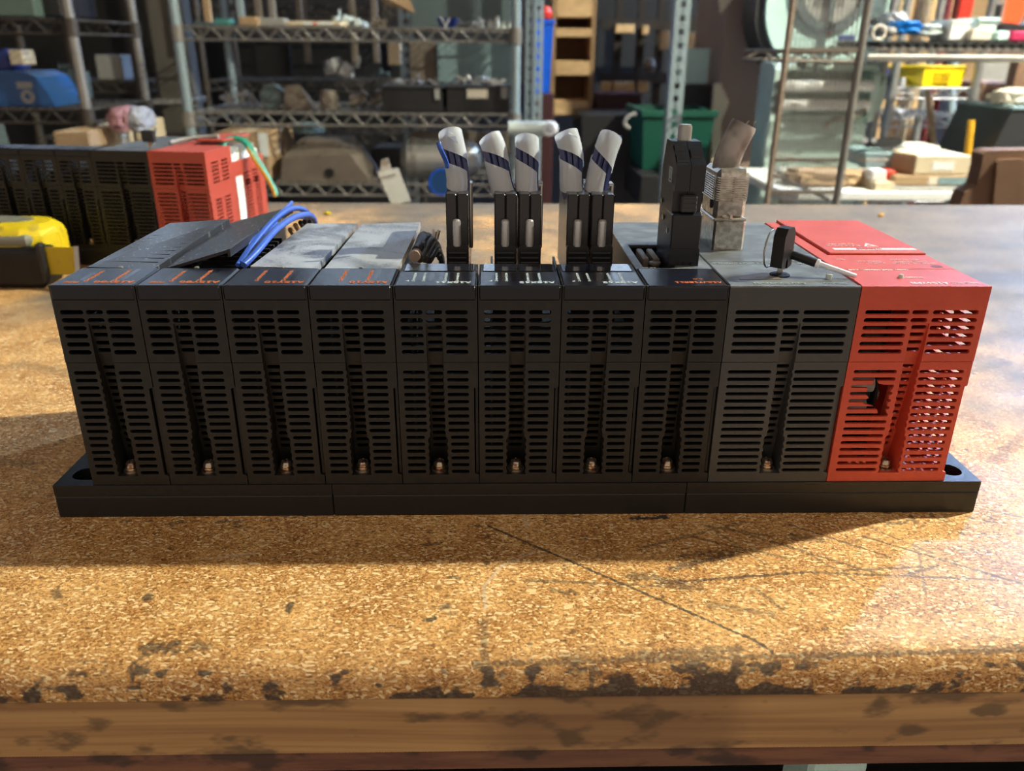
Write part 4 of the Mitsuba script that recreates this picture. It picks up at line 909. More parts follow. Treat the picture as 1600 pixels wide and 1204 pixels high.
carton("sheet_metal", "blue grey sheet metal panel behind the black bins", "panel", (683, 66, 800, 140), YM+.34, .03, "m_greyblue", lid=False)
carton("slate_board", "dark slate panel at the top behind the middle shelf", "panel", (640, -40, 800, 44), YM+.36, .03, "m_slate", lid=False)
carton("olive_board", "grey olive panel left of the sheet metal panel", "panel", (640, 66, 683, 140), YM+.37, .02, "m_rust", lid=False)
# valve body and cast parts
def lump(name, label, cat_, pieces, mat, sm=35):
    t = thing(name, label, cat_)
    for nm, m in pieces: part(t, nm, m, mat, sm)
    return t
p = at(425, 150, YM+.12)
lump("pipe_flange", "round grey flange with pipe lying on the middle shelf", "flange", [("flange_disc", cyl(p+[0, -.01, .0], p+[0, .02, 0], .032, 24)), ("pipe", cyl(p+[0, .02, -.005], p+[.035, .08, -.005], .020, 16))], "m_slate")
p = at(458, 152, YM+.10)
lump("cast_housing", "brown cast housing beside the pipe flange", "casting", [("body", hull([(p[0]-.03, YM+.1, Z2+.004), (p[0]+.05, YM+.1, Z2+.004), (p[0]-.02, YM+.1, p[2]+.03), (p[0]+.02, YM+.1, p[2]+.035), (p[0]-.03, YM+.18, Z2+.004), (p[0]+.05, YM+.18, Z2+.004), (p[0], YM+.17, p[2]+.03)])), ("port", cyl((p[0]-.005, YM+.085, p[2]-.005), (p[0]-.005, YM+.10, p[2]-.005), .016, 18))], "m_rust")
p = at(514, 154, YM+.08)
lump("pump_wheel", "small rusty pump wheel beside the cast housing", "casting", [("wheel", lathe([(0, .03), (.02, .028), (.026, .01), (.024, -.02), (0, -.022)], 20, (p[0], YM+.08, Z2+.027))), ("hub", cyl((p[0], YM+.05, Z2+.03), (p[0], YM+.08, Z2+.03), .012, 14))], "m_rust")
clutter("pipe_fittings", "heap of pale pipe fittings on the dim rear shelf", "fittings", (500, 86, 560, 121), YB+.05, "m_alu", 14, 21)
clutter("pipe_fittings", "small heap of fittings at the right of the dim rear shelf", "fittings", (575, 108, 612, 121), YB+.05, "m_slate", 9, 22)
clutter("bracket_heap", "heap of dark brackets behind the pump wheel", "brackets", (540, 140, 600, 165), YM+.22, "m_rust", 14, 23)
clutter("small_parts", "scattered small parts at the left of the middle shelf", "parts", (330, 146, 395, 160), YM+.2, "m_alu", 9, 24)
carton("monitor", "dark framed screen on the dim rear shelf", "screen", (398, 70, 452, 120), YB-.02, .04, "m_dark", lid=False)
for j, (px, lab) in enumerate(((470, "leftmost of the hanging bars in the dim rear unit"), (545, "hanging bar in the middle of the dim rear unit"), (580, "rightmost of the hanging bars in the dim rear unit"))):
    p = at(px, 30, YB-.05); solo("hanging_bar", bx(p[0], p[0]+.022, YB-.05, YB-.03, p[2]-.14, p[2]+.4, .003), "m_rust", lab, "bar")
for j, (px, mt, lab) in enumerate(((318, "m_kraft", "brown stake above the teal box"), (370, "m_galv", "pale stake above the brown block"), (398, "m_rust", "rusty stake left of the clear tubing"), (420, "m_zinc", "grey stake above the grey block"), (462, "m_zinc_dark", "dark stake behind the striped carton"))):
    p = at(px, 26, YM+.32); solo("upright_stake", bx(p[0], p[0]+.02, YM+.32, YM+.34, Z1+.005, p[2]+.3, .003), mt, lab, "stake")
# below the middle shelf
t, q = carton("kraft_carton", "brown carton with a printed label under the middle shelf", "carton", (338, 208, 420, 281), YM+.01, .3, "m_kraft")
part(t, "shipping_label", bx(*[at(px, 225, YM+.01)[0] for px in (405, 419)], YM+.008, YM+.010, at(430, 245, YM)[2], at(430, 208, YM)[2]), "m_paper")
x0, x1, z0, z1 = rect(436, 242, 576, 300, YM-.0)
zt = at(500, 216, YM+.1)[2]
mt = thing("motor_cover", "dusty trapezoid metal cover under the middle shelf", "machine cover")
part(mt, "shell", hull([(x0, YM+.01, Z3+.01), (x1, YM+.01, Z3+.01), (x0+.01, YM+.01, z1-.01), (x1-.05, YM+.01, z1), (x0+.05, YM+.07, zt), (x1-.10, YM+.07, zt), (x0+.05, YM+.18, zt), (x1-.06, YM+.18, zt), (x0, YM+.22, Z3+.01), (x1, YM+.22, Z3+.01), (x1-.02, YM+.02, z1)]), "m_rust")
part(mt, "shaft_hole", cyl((at(515, 270, YM+.01)[0], YM+.007, at(515, 270, YM+.01)[2]), (at(515, 270, YM+.01)[0], YM+.0105, at(515, 270, YM+.01)[2]), .013, 18), "m_dark")
part(mt, "base_flange", bx(x0-.01, x1+.02, YM+.005, YM+.23, Z3+.005, Z3+.010), "m_rust")
for j in range(3):
    p = at(472, 206+6*j, YM+.15); solo("round_lid", lathe([(0, .004), (.045, .004), (.048, 0), (.045, -.003), (0, -.003)], 28, (p[0]+.004*j, YM+.22, zt+.008+.009*(2-j))), "m_greyblue", ["top", "middle", "bottom"][j]+" lid of the stack of round lids on the metal cover", "lid")
cy_ = thing("pressure_tank", "grey cylinder tank lying on its side with domed end under the middle shelf", "tank")
a, b = at(628, 268, YM+.02), at(735, 272, YM+.02); r = .052
cz = Z3+.011+r
part(cy_, "drum", lathe([(0, -.10), (r*.6, -.098), (r, -.08), (r, .08), (r*.85, .105), (r*.5, .122), (0, .128)], 32, (0, 0, 0), 'x').apply_transform(trimesh.transformations.translation_matrix(((a[0]+b[0])/2, YM+.06, cz))), "m_alu", 40)
part(cy_, "band", cat(*[lathe([(r, -.006), (r+.003, -.006), (r+.003, .006), (r, .006)], 32, (0, 0, 0), 'x').apply_transform(trimesh.transformations.translation_matrix(((a[0]+b[0])/2+dx, YM+.06, cz))) for dx in (-.06, .055)]), "m_zinc", 40)
p = at(690, 284, YM-.05)
bd = thing("blue_cap_disc", "round blue cap in front of the grey tank", "cap")
part(bd, "disc", lathe([(0, -.010), (.032, -.010), (.036, -.004), (.036, .012), (0, .012)], 32, p, 'y'), "m_blue", 40)
part(bd, "rim", lathe([(.030, -.012), (.034, -.012), (.034, -.009), (.030, -.009), (.030, -.012)], 32, p, 'y'), "m_blue_bright", 40)
tg = thing("paper_tag", "white paper tag standing on the bench end below the middle shelf", "tag")
c4 = [at(589, 268, .80), at(622, 262, .80), at(642, 314, .79), at(612, 320, .79)]
part(tg, "tag_sheet", hull(np.vstack([c4, np.array(c4)+[0, .0012, 0]])), "m_paper")
part(tg, "tag_head", hull(np.vstack([[at(594, 268, .80), at(612, 265, .80), at(606, 247, .801), at(596, 250, .801)], np.array([at(594, 268, .80), at(612, 265, .80), at(606, 247, .801), at(596, 250, .801)])+[0, .0012, 0]])), "m_white")
part(tg, "tag_lines", cat([tube([at(597+4*j, 276+9*j, .7975), at(620+4*j, 271+9*j, .7975)], .0006, 4) for j in range(4)]), "m_greybox")
part(tg, "eyelet", lathe([(.002, -.0008), (.004, -.0008), (.004, .0008), (.002, .0008), (.002, -.0008)], 14, at(602, 254, .7985), 'y'), "m_steel")
on(580, 232, 640, YM+.25, .15, Z3+.002, "m_blackbox", "dark_crate", "dark crate behind the tank under the middle shelf", "crate")
carton("black_backboard", "black board closing the back of the middle shelf unit", "board", (250, 60, 640, 320), 3.3, .02, "m_dark", lid=False)
carton("tan_board", "tan board at the bottom behind the middle shelf", "board", (640, 205, 810, 240), YM+.3, .02, "m_rust", lid=False)

# --- blue bin, plywood crate, dark centre
def bin_shell(x0, x1, y0, y1, z0, z1, t=.006, taper=.1):
    dx, dy = (x1-x0)*taper/2, (y1-y0)*taper/2
    o = hull([(x0, y0, z1), (x1, y0, z1), (x0, y1, z1), (x1, y1, z1), (x0+dx, y0+dy, z0), (x1-dx, y0+dy, z0), (x0+dx, y1-dy, z0), (x1-dx, y1-dy, z0)])
    i = hull([(x0+t, y0+t, z1+t), (x1-t, y0+t, z1+t), (x0+t, y1-t, z1+t), (x1-t, y1-t, z1+t), (x0+dx+t, y0+dy+t, z0+t), (x1-dx-t, y0+dy+t, z0+t), (x0+dx+t, y1-dy-t, z0+t), (x1-dx-t, y1-dy-t, z0+t)])
    mk = lambda m: m3.Manifold(m3.Mesh(np.asarray(m.vertices, np.float32), np.asarray(m.faces, np.uint32)))
    q = (mk(o)-mk(i)).to_mesh(); return trimesh.Trimesh(q.vert_properties[:, :3], q.tri_verts, process=False)
x0, x1, z0, z1 = rect(843, 32, 864, 146, 2.3)
t = thing("blue_bin", "tall bright blue bin right of the slotted posts", "bin")
part(t, "shell", bin_shell(x0-.02, x1, 2.3, 2.42, z0, z1, .004, .25), "m_blue_bright")
part(t, "rim", bx(x0-.026, x1+.004, 2.295, 2.302, z1-.008, z1+.002), "m_blue_bright")
p = at(852, 21, 2.36); solo("red_ball", lathe([(0, .022), (.014, .018), (.022, .002), (.018, -.014), (0, -.022)], 20, p), "m_redpost", "red knob sticking out of the blue bin", "knob", smooth=40)
solo("dark_red_post", bx(at(843, 140, 2.3)[0]-.014, at(866, 140, 2.3)[0], 2.302, 2.4, -.9, at(850, 146, 2.3)[2], .004), "m_maroon_dark", "dark red post carrying the blue bin", "post")
YC = 2.9
t = thing("plywood_rack", "plywood pigeonhole rack right of the blue bin", "rack")
x0, x1, z0, z1 = rect(862, -60, 930, 190, YC)
part(t, "back_panel", bx(x0, x1, YC+.25, YC+.27, z0, z1), "m_ply_brown")
part(t, "side_panel", bx(x1-.015, x1, YC, YC+.25, z0, z1), "m_ply_brown")
part(t, "side_panel", bx(x0, x0+.015, YC, YC+.25, z0, z1), "m_ply_brown")
for ya, yb in ((-40, 27), (44, 58), (95, 118), (158, 180)):
    za, zb = at(890, yb, YC)[2], at(890, ya, YC)[2]
    part(t, "shelf_front", bx(x0+.015, x1-.015, YC+.0, YC+.25, za, zb, .002), "m_osb", label="pale plywood shelf front")
t = thing("steel_cabinet", "dark steel frame rack in the dim centre", "rack")
x0, x1, z0, z1 = rect(934, -40, 1105, 330, 3.3)
part(t, "back_panel", bx(x0, x1, 3.6, 3.62, -.9, z1), "m_dark")
for px in (965, 1000, 1030): 
    p = at(px, 80, 3.3); part(t, "upright", bx(p[0]-.015, p[0]+.015, 3.3, 3.33, -.9, z1), "m_wall")
for py in (38, 122): 
    p = at(1000, py, 3.28); part(t, "crossbar", bx(x0, x1, 3.28, 3.31, p[2]-.02, p[2]+.02), "m_wall")
for j, px in enumerate(((940, 128, 956, 144), (960, 128, 992, 144), (998, 128, 1013, 144), (962, 38, 992, 52), (1004, 40, 1014, 54))):
    carton("lit_block", ["left of three pale wooden blocks in the dim centre", "wide middle one of three pale wooden blocks in the dim centre", "right of three pale wooden blocks in the dim centre", "wide pale wooden block high in the dim centre", "narrow pale wooden block high in the dim centre"][j], "block", px, 3.25, .04, "m_osb", lid=False)
carton("wall_paper_card", "pale wooden board right of the slotted post", "board", (1076, 50, 1102, 76), 3.2, .03, "m_osb", lid=False)
carton("wall_paper_card", "pale wooden board left of the slotted post", "board", (1033, 48, 1046, 78), 3.2, .03, "m_osb", lid=False)
p = at(1015, 102, 3.2); solo("brown_ball", lathe([(0, .03), (.018, .024), (.028, 0), (.018, -.024), (0, -.03)], 16, p), "m_rust", "round brown knob in the dim centre", "knob", smooth=40)
carton("dark_machine", "dark machine block behind the leaning plug", "machine", (906, 180, 1000, 320), 2.6, .3, "m_blackbox", lid=False)
carton("dark_machine", "low dark block behind the black hood", "machine", (1000, 274, 1110, 320), 2.2, .3, "m_blackbox", lid=False)
carton("maroon_cabinet", "dim maroon cabinet behind the dark machine block", "cabinet", (930, 146, 1000, 250), 3.0, .2, "m_maroon_dark", lid=False)
carton("blue_grey_board", "blue grey panel right of the slotted post", "panel", (1052, 75, 1112, 132), 2.7, .03, "m_mint", lid=False)
carton("black_monitor", "black box above the green bin", "box", (1058, 132, 1114, 178), 2.63, .12, "m_blackbox", lid=False)
x0, x1, z0, z1 = rect(1002, 174, 1114, 266, 2.3)
t = thing("green_bin", "dark green plastic bin behind the black hood", "bin")
part(t, "shell", bin_shell(x0, x1, 2.3, 2.6, z0, z1, .008, .12), "m_green_bin")
part(t, "rim", cat(bx(x0-.008, x1+.008, 2.292, 2.302, z1-.018, z1+.004, .003), bx(x0-.008, x0+.004, 2.292, 2.61, z1-.018, z1+.004, .003)), "m_green_bin")
solo("white_strap", tube(spline([at(984, 200, 2.25), at(976, 190, 2.25), at(985, 180, 2.25), at(994, 178, 2.25)], 10), .006, 8), "m_greybox", "grey strap left of the green bin", "strap", smooth=50)

# --- brown panel, dial scale, green machine, cage
t, q = carton("brown_cabinet", "tall brown cabinet side right of the green bin", "cabinet", (1122, -60, 1222, 330), 2.55, .4, "m_panel_brown", lid=False)
solo("torn_cardboard", ext_xz(Polygon([at(a, b, 2.54)[[0, 2]] for a, b in ((1112, 178), (1113, 320), (1126, 320), (1127, 190), (1140, 160), (1126, 130), (1116, 130))]), 2.54, 2.545), "m_kraft_light", "torn strip of pale cardboard on the brown cabinet's edge", "cardboard")
solo("torn_cardboard", ext_xz(Polygon([at(a, b, 2.54)[[0, 2]] for a, b in ((1122, -8), (1150, -8), (1126, 22))]), 2.54, 2.545), "m_kraft_light", "pale torn corner at the top of the brown cabinet", "cardboard")
YD = 2.3
t = thing("dial_scale", "large pale green dial machine head behind the wire cage", "machine")
c = at(1300, -32, YD); px2m = (YD-CAM[1])/F
cc = at(1302, 9, YD)
body = Point(cc[0], cc[2]).buffer(96*px2m, 32).union(sbox(cc[0]-80*px2m, cc[2], cc[0]+80*px2m, cc[2]+100*px2m).buffer(16*px2m))
part(t, "rim", ext_xz(affinity.translate(body.buffer(7*px2m), -5*px2m, -2*px2m), YD+.02, YD+.16), "m_charcoal", label="black rim")
part(t, "face", ext_xz(body, YD, YD+.05), "m_mint")
dc = (at(1300, -18, YD)[0], at(1300, -18, YD)[2])
ring = Point(dc).buffer(56*px2m, 24).difference(Point(dc).buffer(44*px2m, 24))
part(t, "bezel", ext_xz(ring, YD-.02, YD), "m_slate", label="dark blue grey bezel")
part(t, "dial_plate", ext_xz(Point(dc).buffer(44*px2m, 24), YD-.006, YD), "m_greybox")
part(t, "pointer", bx(dc[0]-.006, dc[0]+.006, YD-.022, YD-.018, dc[1]-.09, dc[1]+.02), "m_mint")
part(t, "tick_marks", cat([bx(dc[0]-.05+.012*k, dc[0]-.044+.012*k, YD-.008, YD-.006, dc[1]-.05, dc[1]-.01) for k in range(8)]), "m_charcoal")
part(t, "red_mark", bx(at(1294, 50, YD)[0], at(1299, 50, YD)[0], YD-.003, YD, at(1296, 56, YD)[2], at(1296, 44, YD)[2]), "m_redpost")
part(t, "badge", cat(ext_xz(Point(at(1283, 50, YD)[[0, 2]]).buffer(.009), YD-.003, YD)), "m_white")
part(t, "model_plate", bx(at(1312, 50, YD)[0], at(1336, 50, YD)[0], YD-.003, YD, at(1324, 62, YD)[2], at(1324, 55, YD)[2]), "m_blue_dark")
YG = 2.0
t = thing("green_machine", "green machine with two bright rollers behind the wire cage", "machine")
x0, x1, z0, z1 = rect(1196, 100, 1352, 330, YG)
part(t, "cabinet", bx(x0, x1, YG, YG+.12, -.9, at(1280, 178, YG)[2], .006), "m_green_mach")
part(t, "front_panel", bx(x0+.03, x1-.004, YG-.008, YG, -.25, at(1280, 190, YG)[2], .004), "m_green_mach")
part(t, "left_cheek", ext_yz(Polygon([(YG-.015, at(1200, 190, YG)[2]), (YG-.015, at(1200, 108, YG)[2]), (YG+.02, at(1200, 98, YG)[2]), (YG+.12, at(1200, 98, YG)[2]), (YG+.12, at(1200, 190, YG)[2])]), x0, x0+.022), "m_green_mach")
part(t, "right_cheek", ext_yz(Polygon([(YG-.015, at(1340, 190, YG)[2]), (YG-.015, at(1340, 118, YG)[2]), (YG+.02, at(1340, 98, YG)[2]), (YG+.12, at(1340, 98, YG)[2]), (YG+.12, at(1340, 190, YG)[2])]), x1-.012, x1+.008), "m_green_mach")
part(t, "top_cover", bx(x0, x1+.008, YG+.0, YG+.12, at(1280, 112, YG)[2], at(1280, 98, YG)[2], .006), "m_green_mach")
part(t, "recess_back", bx(x0+.02, x1-.01, YG+.06, YG+.07, at(1280, 185, YG)[2], at(1280, 112, YG)[2]), "m_green_dark")
for py in (134, 164):
    z = at(1280, py, YG)[2]
    ro = part(t, "roller", cyl((x0+.02, YG-.016, z), (x1-.012, YG-.016, z), .014, 18), "m_white", 40)
    part(ro, "roller_ring", cat([cyl((x, YG-.016, z), (x+.003, YG-.016, z), .0165, 14) for x in np.arange(x0+.035, x1-.02, .0095)]), "m_white", 40)
part(t, "roller_end_knob", cat(*[cyl((at(1214, 130, YG)[0], YG-.02, at(1214, py, YG)[2]), (at(1214, 130, YG)[0], YG+.01, at(1214, py, YG)[2]), .012, 16) for py in (132, 152, 168)]), "m_charcoal", 40)
gb = Polygon([at(a, b, YG-.02)[[0, 2]] for a, b in ((1366, 114), (1397, 114), (1392, 128), (1380, 140), (1370, 148), (1356, 152), (1350, 152), (1350, 176), (1384, 172), (1398, 116), (1400, 112), (1366, 112))]).buffer(0)
part(t, "side_guard", ext_xz(Polygon([at(a, b, YG-.02)[[0, 2]] for a, b in ((1362, 116), (1398, 116), (1394, 150), (1384, 176), (1352, 178), (1352, 152))]), YG+.02, YG+.1), "m_green_mach")
part(t, "guard_window", ext_xz(Polygon([at(a, b, YG-.02)[[0, 2]] for a, b in ((1366, 120), (1394, 120), (1386, 134), (1372, 144), (1364, 146))]), YG+.016, YG+.02), "m_green_dark")
part(t, "lever", tube(spline([at(1352, 170, YG-.04), at(1320, 184, YG-.045), at(1300, 188, YG-.05), at(1286, 202, YG-.05)], 10), .006, 8), "m_rust", 50)
YK = 1.5
t = thing("wire_cage", "rusty wire cage side panel in front of the green machine", "cage")
xa, xb = at(1226, 100, YK)[0], at(1342, 100, YK)[0]
part(t, "post", cyl((xa, YK, -.9), (xa, YK, .9), .0060, 12), "m_cagepost", 40, label="rusty brown post")
part(t, "post", cyl((xb, YK, -.9), (xb, YK, .9), .0078, 12), "m_zinc", 40)
part(t, "cross_rail", cat(*[bx(xa, xb, YK-.004, YK+.004, at(1285, py, YK)[2]-.004, at(1285, py, YK)[2]+.004) for py in (78, 250, 300)]), "m_rust")
part(t, "vertical_wire", cat([rod((x, YK, -.4), (x, YK, .5), .0017) for x in np.linspace(xa, xb, 19)[1:-1]]), "m_zinc", kind="stuff")
zz = at(1285, 80, YK)[2]
part(t, "tray", wire_shelf(xa, xb, YK, YK+.3, zz, .02, .02), "m_rust")
part(t, "brace", cat(rod((xa, YK, at(1225, 270, YK)[2]), (xb-.01, YK+.02, at(1300, 314, YK)[2]), .004), rod((xa, YK, at(1225, 240, YK)[2]), (xb, YK, at(1300, 262, YK)[2]), .0018)), "m_rust")
clutter("cage_sundries", "dark odds and ends hanging under the cage tray", "sundries", (1262, 84, 1314, 112), YK+.12, "m_green_dark", 10, 41)

# --- right unit and its load
YR = 1.85
xr0, xr1 = at(1370, 60, YR)[0], at(1720, 60, YR)[0]
zr = at(1480, 73, YR)[2]
t = thing("steel_shelf", "long grey steel shelf at the upper right with a wavy liner", "shelf")
part(t, "shelf_board", bx(xr0, xr1, YR, YR+.3, zr-.012, zr, .002), "m_zinc")
xs = np.linspace(xr0+.004, xr1, 160)
zw = zr+.006+.0045*np.sin((xs-xr0)*2*math.pi/.024)
prof = np.r_[np.c_[xs, zw+.002], np.c_[xs[::-1], zw[::-1]-.002]]
part(t, "wavy_liner", ext_xz(Polygon(prof), YR-.006, YR+.28), "m_charcoal", label="dark wavy liner")
part(t, "front_tube", cyl((xr0-.02, YR-.004, zr-.026), (xr1, YR-.004, zr-.026), .0095, 14), "m_zinc", 40)
for px in (1388, 1702): part(t, "post", cyl((at(px, 60, YR+.28)[0], YR+.28, -.9), (at(px, 60, YR+.28)[0], YR+.28, 1.0), .012, 12), "m_zinc", 40)
part(t, "post", cyl((xr1, YR, -.9), (xr1, YR, 1.0), .012, 12), "m_zinc", 40)
ZR = zr+.0135
def onr(name, label, cat_, px0, py0, px1, mat, Y=YR+.03, dep=.1, c=.004):
    x0, x1, _, z1 = rect(px0, py0, px1, py0+1, Y); t = thing(name, label, cat_); part(t, "body", bx(x0, x1, Y, Y+dep, ZR, max(z1, ZR+.006), c), mat); return t, (x0, x1, z1)
bag("plastic_bag", "bright blue plastic bag on the steel shelf", (1410, 32, 1446, 52), YR+.02, "m_cyanbag")
bag("plastic_bag", "crumpled white bag left of the blue bag on the steel shelf", (1392, 18, 1424, 36), YR+.16, "m_white")
bag("plastic_bag", "crumpled clear film right of the blue bag", (1440, 38, 1482, 56), YR+.03, "m_clear")
bag("plastic_bag", "crumpled grey film left of the blue bag", (1378, 40, 1414, 56), YR+.04, "m_greybox")
t, q = onr("white_box", "white box on the steel shelf right of the film", "box", 1486, 32, 1518, "m_white"); part(t, "lid", bx(q[0]-.002, q[1]+.002, YR+.028, YR+.132, q[2]-.006, q[2]+.002, .001), "m_paper")
t, q = onr("clear_tub", "clear tub with rounded lid on the steel shelf", "tub", 1528, 34, 1560, "m_clear"); part(t, "lid", bx(q[0]-.004, q[1]+.004, YR+.025, YR+.135, q[2]-.002, q[2]+.010, .004), "m_mint")
onr("cream_box", "low cream box between the white box and the clear tub", "box", 1519, 44, 1552, "m_cream", YR+.01, .02)
onr("mint_box", "low mint green box on the steel shelf", "box", 1558, 48, 1580, "m_mint", YR+.01, .05)
onr("magenta_box", "low magenta box at the right of the steel shelf", "box", 1582, 48, 1612, "m_magenta", YR+.01, .05)
t, q = onr("orange_tool", "orange and black power tool on the steel shelf", "power tool", 1566, 36, 1606, "m_blackbox", YR+.08, .09)
part(t, "housing", hull([at(1574, -8, YR+.08), at(1612, -8, YR+.08), at(1566, 34, YR+.08), at(1592, 38, YR+.08), at(1574, -8, YR+.16), at(1612, -8, YR+.16), at(1566, 34, YR+.16), at(1592, 38, YR+.16)]), "m_orange_tool")
part(t, "grip", bx(at(1584, 10, YR)[0], at(1594, 10, YR)[0], YR+.074, YR+.08, at(1590, 30, YR)[2], at(1590, 4, YR)[2], .002), "m_rubber")
solo("red_batten", bx(at(1498, 20, YR+.22)[0], at(1519, 20, YR+.22)[0], YR+.22, YR+.24, ZR, ZR+.4, .003), "m_redpost", "upright red batten standing on the steel shelf", "batten")
solo("wire_coil", tube(np.c_[at(1371, 48, YR)[0]+.016*np.cos(th), np.full(41, YR-.01), ZR+.018+.016*np.sin(th)], .004, 8, False), "m_cream", "pale coil at the left end of the steel shelf", "coil", smooth=50)
solo("black_rail", bx(at(1428, 28, YR)[0], at(1478, 28, YR)[0], YR+.25, YR+.28, at(1450, 34, YR)[2], at(1450, 24, YR)[2], .003), "m_blackbox", "short black rail behind the clear film on the steel shelf", "rail")
# boards and posts against the right hand partition
YW = 2.9
for j, (a, b, mt) in enumerate(((1376, 1420, "m_osb"), (1424, 1436, "m_kraft_light"), (1438, 1476, "m_osb"), (1500, 1530, "m_ply_brown"), (1534, 1556, "m_panel_brown"), (1560, 1640, "m_card_brown"))):
    x0, x1, _, _ = rect(a, 100, b, 101, YW+.04*j)
    solo("leaning_board", bx(x0, x1, YW+.04*j, YW+.04*j+.02, -.9, 1.4, .002), mt, ["wide pale plywood sheet nearest the dial machine", "narrow cream batten between two plywood sheets", "second pale plywood sheet behind the yellow bin", "brown board right of the maroon posts", "dark brown board at the right of the partition", "broad brown board at the far right"][j], "board")
for j, (a, b, mt, lab) in enumerate(((1478, 1486, "m_maroon", "maroon post left of the red one"), (1503, 1504, "m_maroon", "thin maroon batten behind the steel shelf"), (1488, 1498, "m_maroon", "second maroon post beside the red one"))):
    x0, x1, _, _ = rect(a, 20, b, 21, 2.75); solo("leaning_post", bx(x0, x1, 2.75+.03*j, 2.79+.03*j, -.9, 1.2, .003), mt, lab, "post")
# small shelf with the yellow bin
YS = 2.28
x0, x1 = at(1394, 140, YS)[0], at(1522, 140, YS)[0]
zs = [at(1460, 138, YS)[2], at(1460, 182, YS)[2], at(1460, 300, YS)[2]]
shelf_unit("small bright wire shelf unit carrying the yellow bin", x0, x1, YS, YS+.3, zs, "m_alu", z1=zs[0]+.35)
x0, x1, z0, z1 = rect(1402, 104, 1510, 138, YS+.02)
t = thing("yellow_bin", "yellow stacking bin with open front on the small wire shelf", "bin")
zf = zs[0]+.005
mk = lambda m: m3.Manifold(m3.Mesh(np.asarray(m.vertices, np.float32), np.asarray(m.faces, np.uint32)))
xm = at(1448, 120, YS)[0]
part(t, "side_wall", hull([(x0, YS+.12, z1-.004), (xm, YS+.02, z1-.002), (xm, YS+.02, zf), (x0+.015, YS+.12, zf), (x0, YS+.125, z1-.004), (xm, YS+.025, z1-.002), (xm, YS+.025, zf), (x0+.015, YS+.125, zf)]), "m_yellow_dirty")
part(t, "front_wall", hull([(xm, YS+.02, z1), (x1, YS+.03, z1), (x1-.006, YS+.03, zf), (xm, YS+.02, zf), (xm, YS+.026, z1), (x1, YS+.036, z1), (x1-.006, YS+.036, zf), (xm, YS+.026, zf)]), "m_yellow")
part(t, "rim", cat(tube([(xm, YS+.018, z1), (x1, YS+.028, z1)], .004, 8), tube([(xm, YS+.018, z1), (x0, YS+.12, z1-.004)], .004, 8)), "m_yellow")
part(t, "label_frame", cat(*[bx(at(1466, 120, YS)[0], at(1492, 120, YS)[0], YS+.017, YS+.022, at(1478, py, YS)[2]-.002, at(1478, py, YS)[2]+.002) for py in (114, 121, 128)]), "m_yellow")
part(t, "back_wall", hull([(x1, YS+.03, z1), (x1-.006, YS+.03, zf), (x1-.02, YS+.15, z1), (x1-.026, YS+.15, zf), (x0, YS+.15, z1), (x0+.01, YS+.15, zf), (x0, YS+.146, z1), (x1-.02, YS+.146, z1), (x0+.01, YS+.146, zf)]) if False else bx(x0+.01, x1-.02, YS+.146, YS+.15, zf, z1), "m_yellow_dirty")
solo("white_cup", cyl((at(1412, 130, YS)[0], YS+.01, zf), (at(1412, 130, YS)[0], YS+.01, at(1412, 121, YS)[2]), .009, 14), "m_white", "small white cup in front of the yellow bin", "cup")
solo("bottle_top", cyl((at(1394, 112, YS)[0], YS+.05, at(1394, 118, YS)[2]), (at(1394, 112, YS)[0], YS+.05, at(1394, 107, YS)[2]), .013, 14), "m_blue_dark", "dark blue bottle cap left of the yellow bin", "cap")
solo("dark_bottle", cyl((at(1400, 130, YS)[0], YS+.045, zf), (at(1400, 130, YS)[0], YS+.045, at(1400, 119, YS)[2]), .010, 14), "m_blackbox", "small dark bottle between the blue cap and white cup", "bottle")
clutter("white_rags", "pale rags on the lower small shelf", "rags", (1366, 168, 1420, 176), YS+.03, "m_cream", 9, 51, .08)
solo("broom_stick", tube([at(1450, 140, 2.24), at(1460, 240, 2.2)], .009, 10), "m_kraft", "brown wooden handle leaning below the yellow bin", "handle")
solo("steel_pole", tube([at(1491, 92, 2.66), at(1483, 246, 2.62)], .014, 12), "m_galv", "pale blue grey pole right of the wooden handle", "pole")
solo("yellow_pole", tube([at(1518, 188, 1.80), at(1510, 262, 1.80)], .009, 10), "m_ochre", "short yellow pole left of the black tub", "pole")
# the low table with cartons
YT = 1.55
x0, x1 = at(1222, 300, YT)[0], at(1535, 300, YT)[0]; zt = at(1400, 300, YT)[2]
t = thing("low_table", "low white topped table behind the bench at the right", "table")
part(t, "table_top", bx(x0, x1, YT, YT+.4, zt-.02, zt, .003), "m_white")
for x in (x0+.03, x1-.03): part(t, "leg", bx(x-.015, x+.015, YT+.03, YT+.06, -.9, zt-.02), "m_zinc")
def stack(name, label, px, Y, dep, z, mat):
    x0, x1, _, z1 = rect(px[0], px[1], px[2], px[1]+1, Y); z0 = z if z is not None else at(px[0], px[3], Y)[2]
    t = thing(name, label, "carton"); part(t, "body", bx(x0, x1, Y, Y+dep, z0, z1, .003), mat); return t, (x0, x1, z0, z1)
t, q = stack("flat_grey_carton", "flat grey carton at the bottom of the carton stack", (1390, 292, 1532), YT+.02, .2, zt+.001, "m_greybox")
t, q2 = stack("kraft_carton", "brown carton with a blue printed label in the carton stack", (1398, 274, 1530), YT+.03, .16, q[3]+.001, "m_kraft")
part(t, "blue_label", bx(*[at(px, 284, YT+.03)[0] for px in (1466, 1524)], YT+.0285, YT+.03, q2[2]+.003, q2[3]-.004), "m_greyblue")
part(t, "white_label", bx(*[at(px, 284, YT+.03)[0] for px in (1450, 1464)], YT+.0285, YT+.03, q2[2]+.003, q2[3]-.004), "m_cream")
part(t, "end_panel", bx(q2[0]-.001, q2[0], YT+.03, YT+.19, q2[2], q2[3]), "m_kraft")
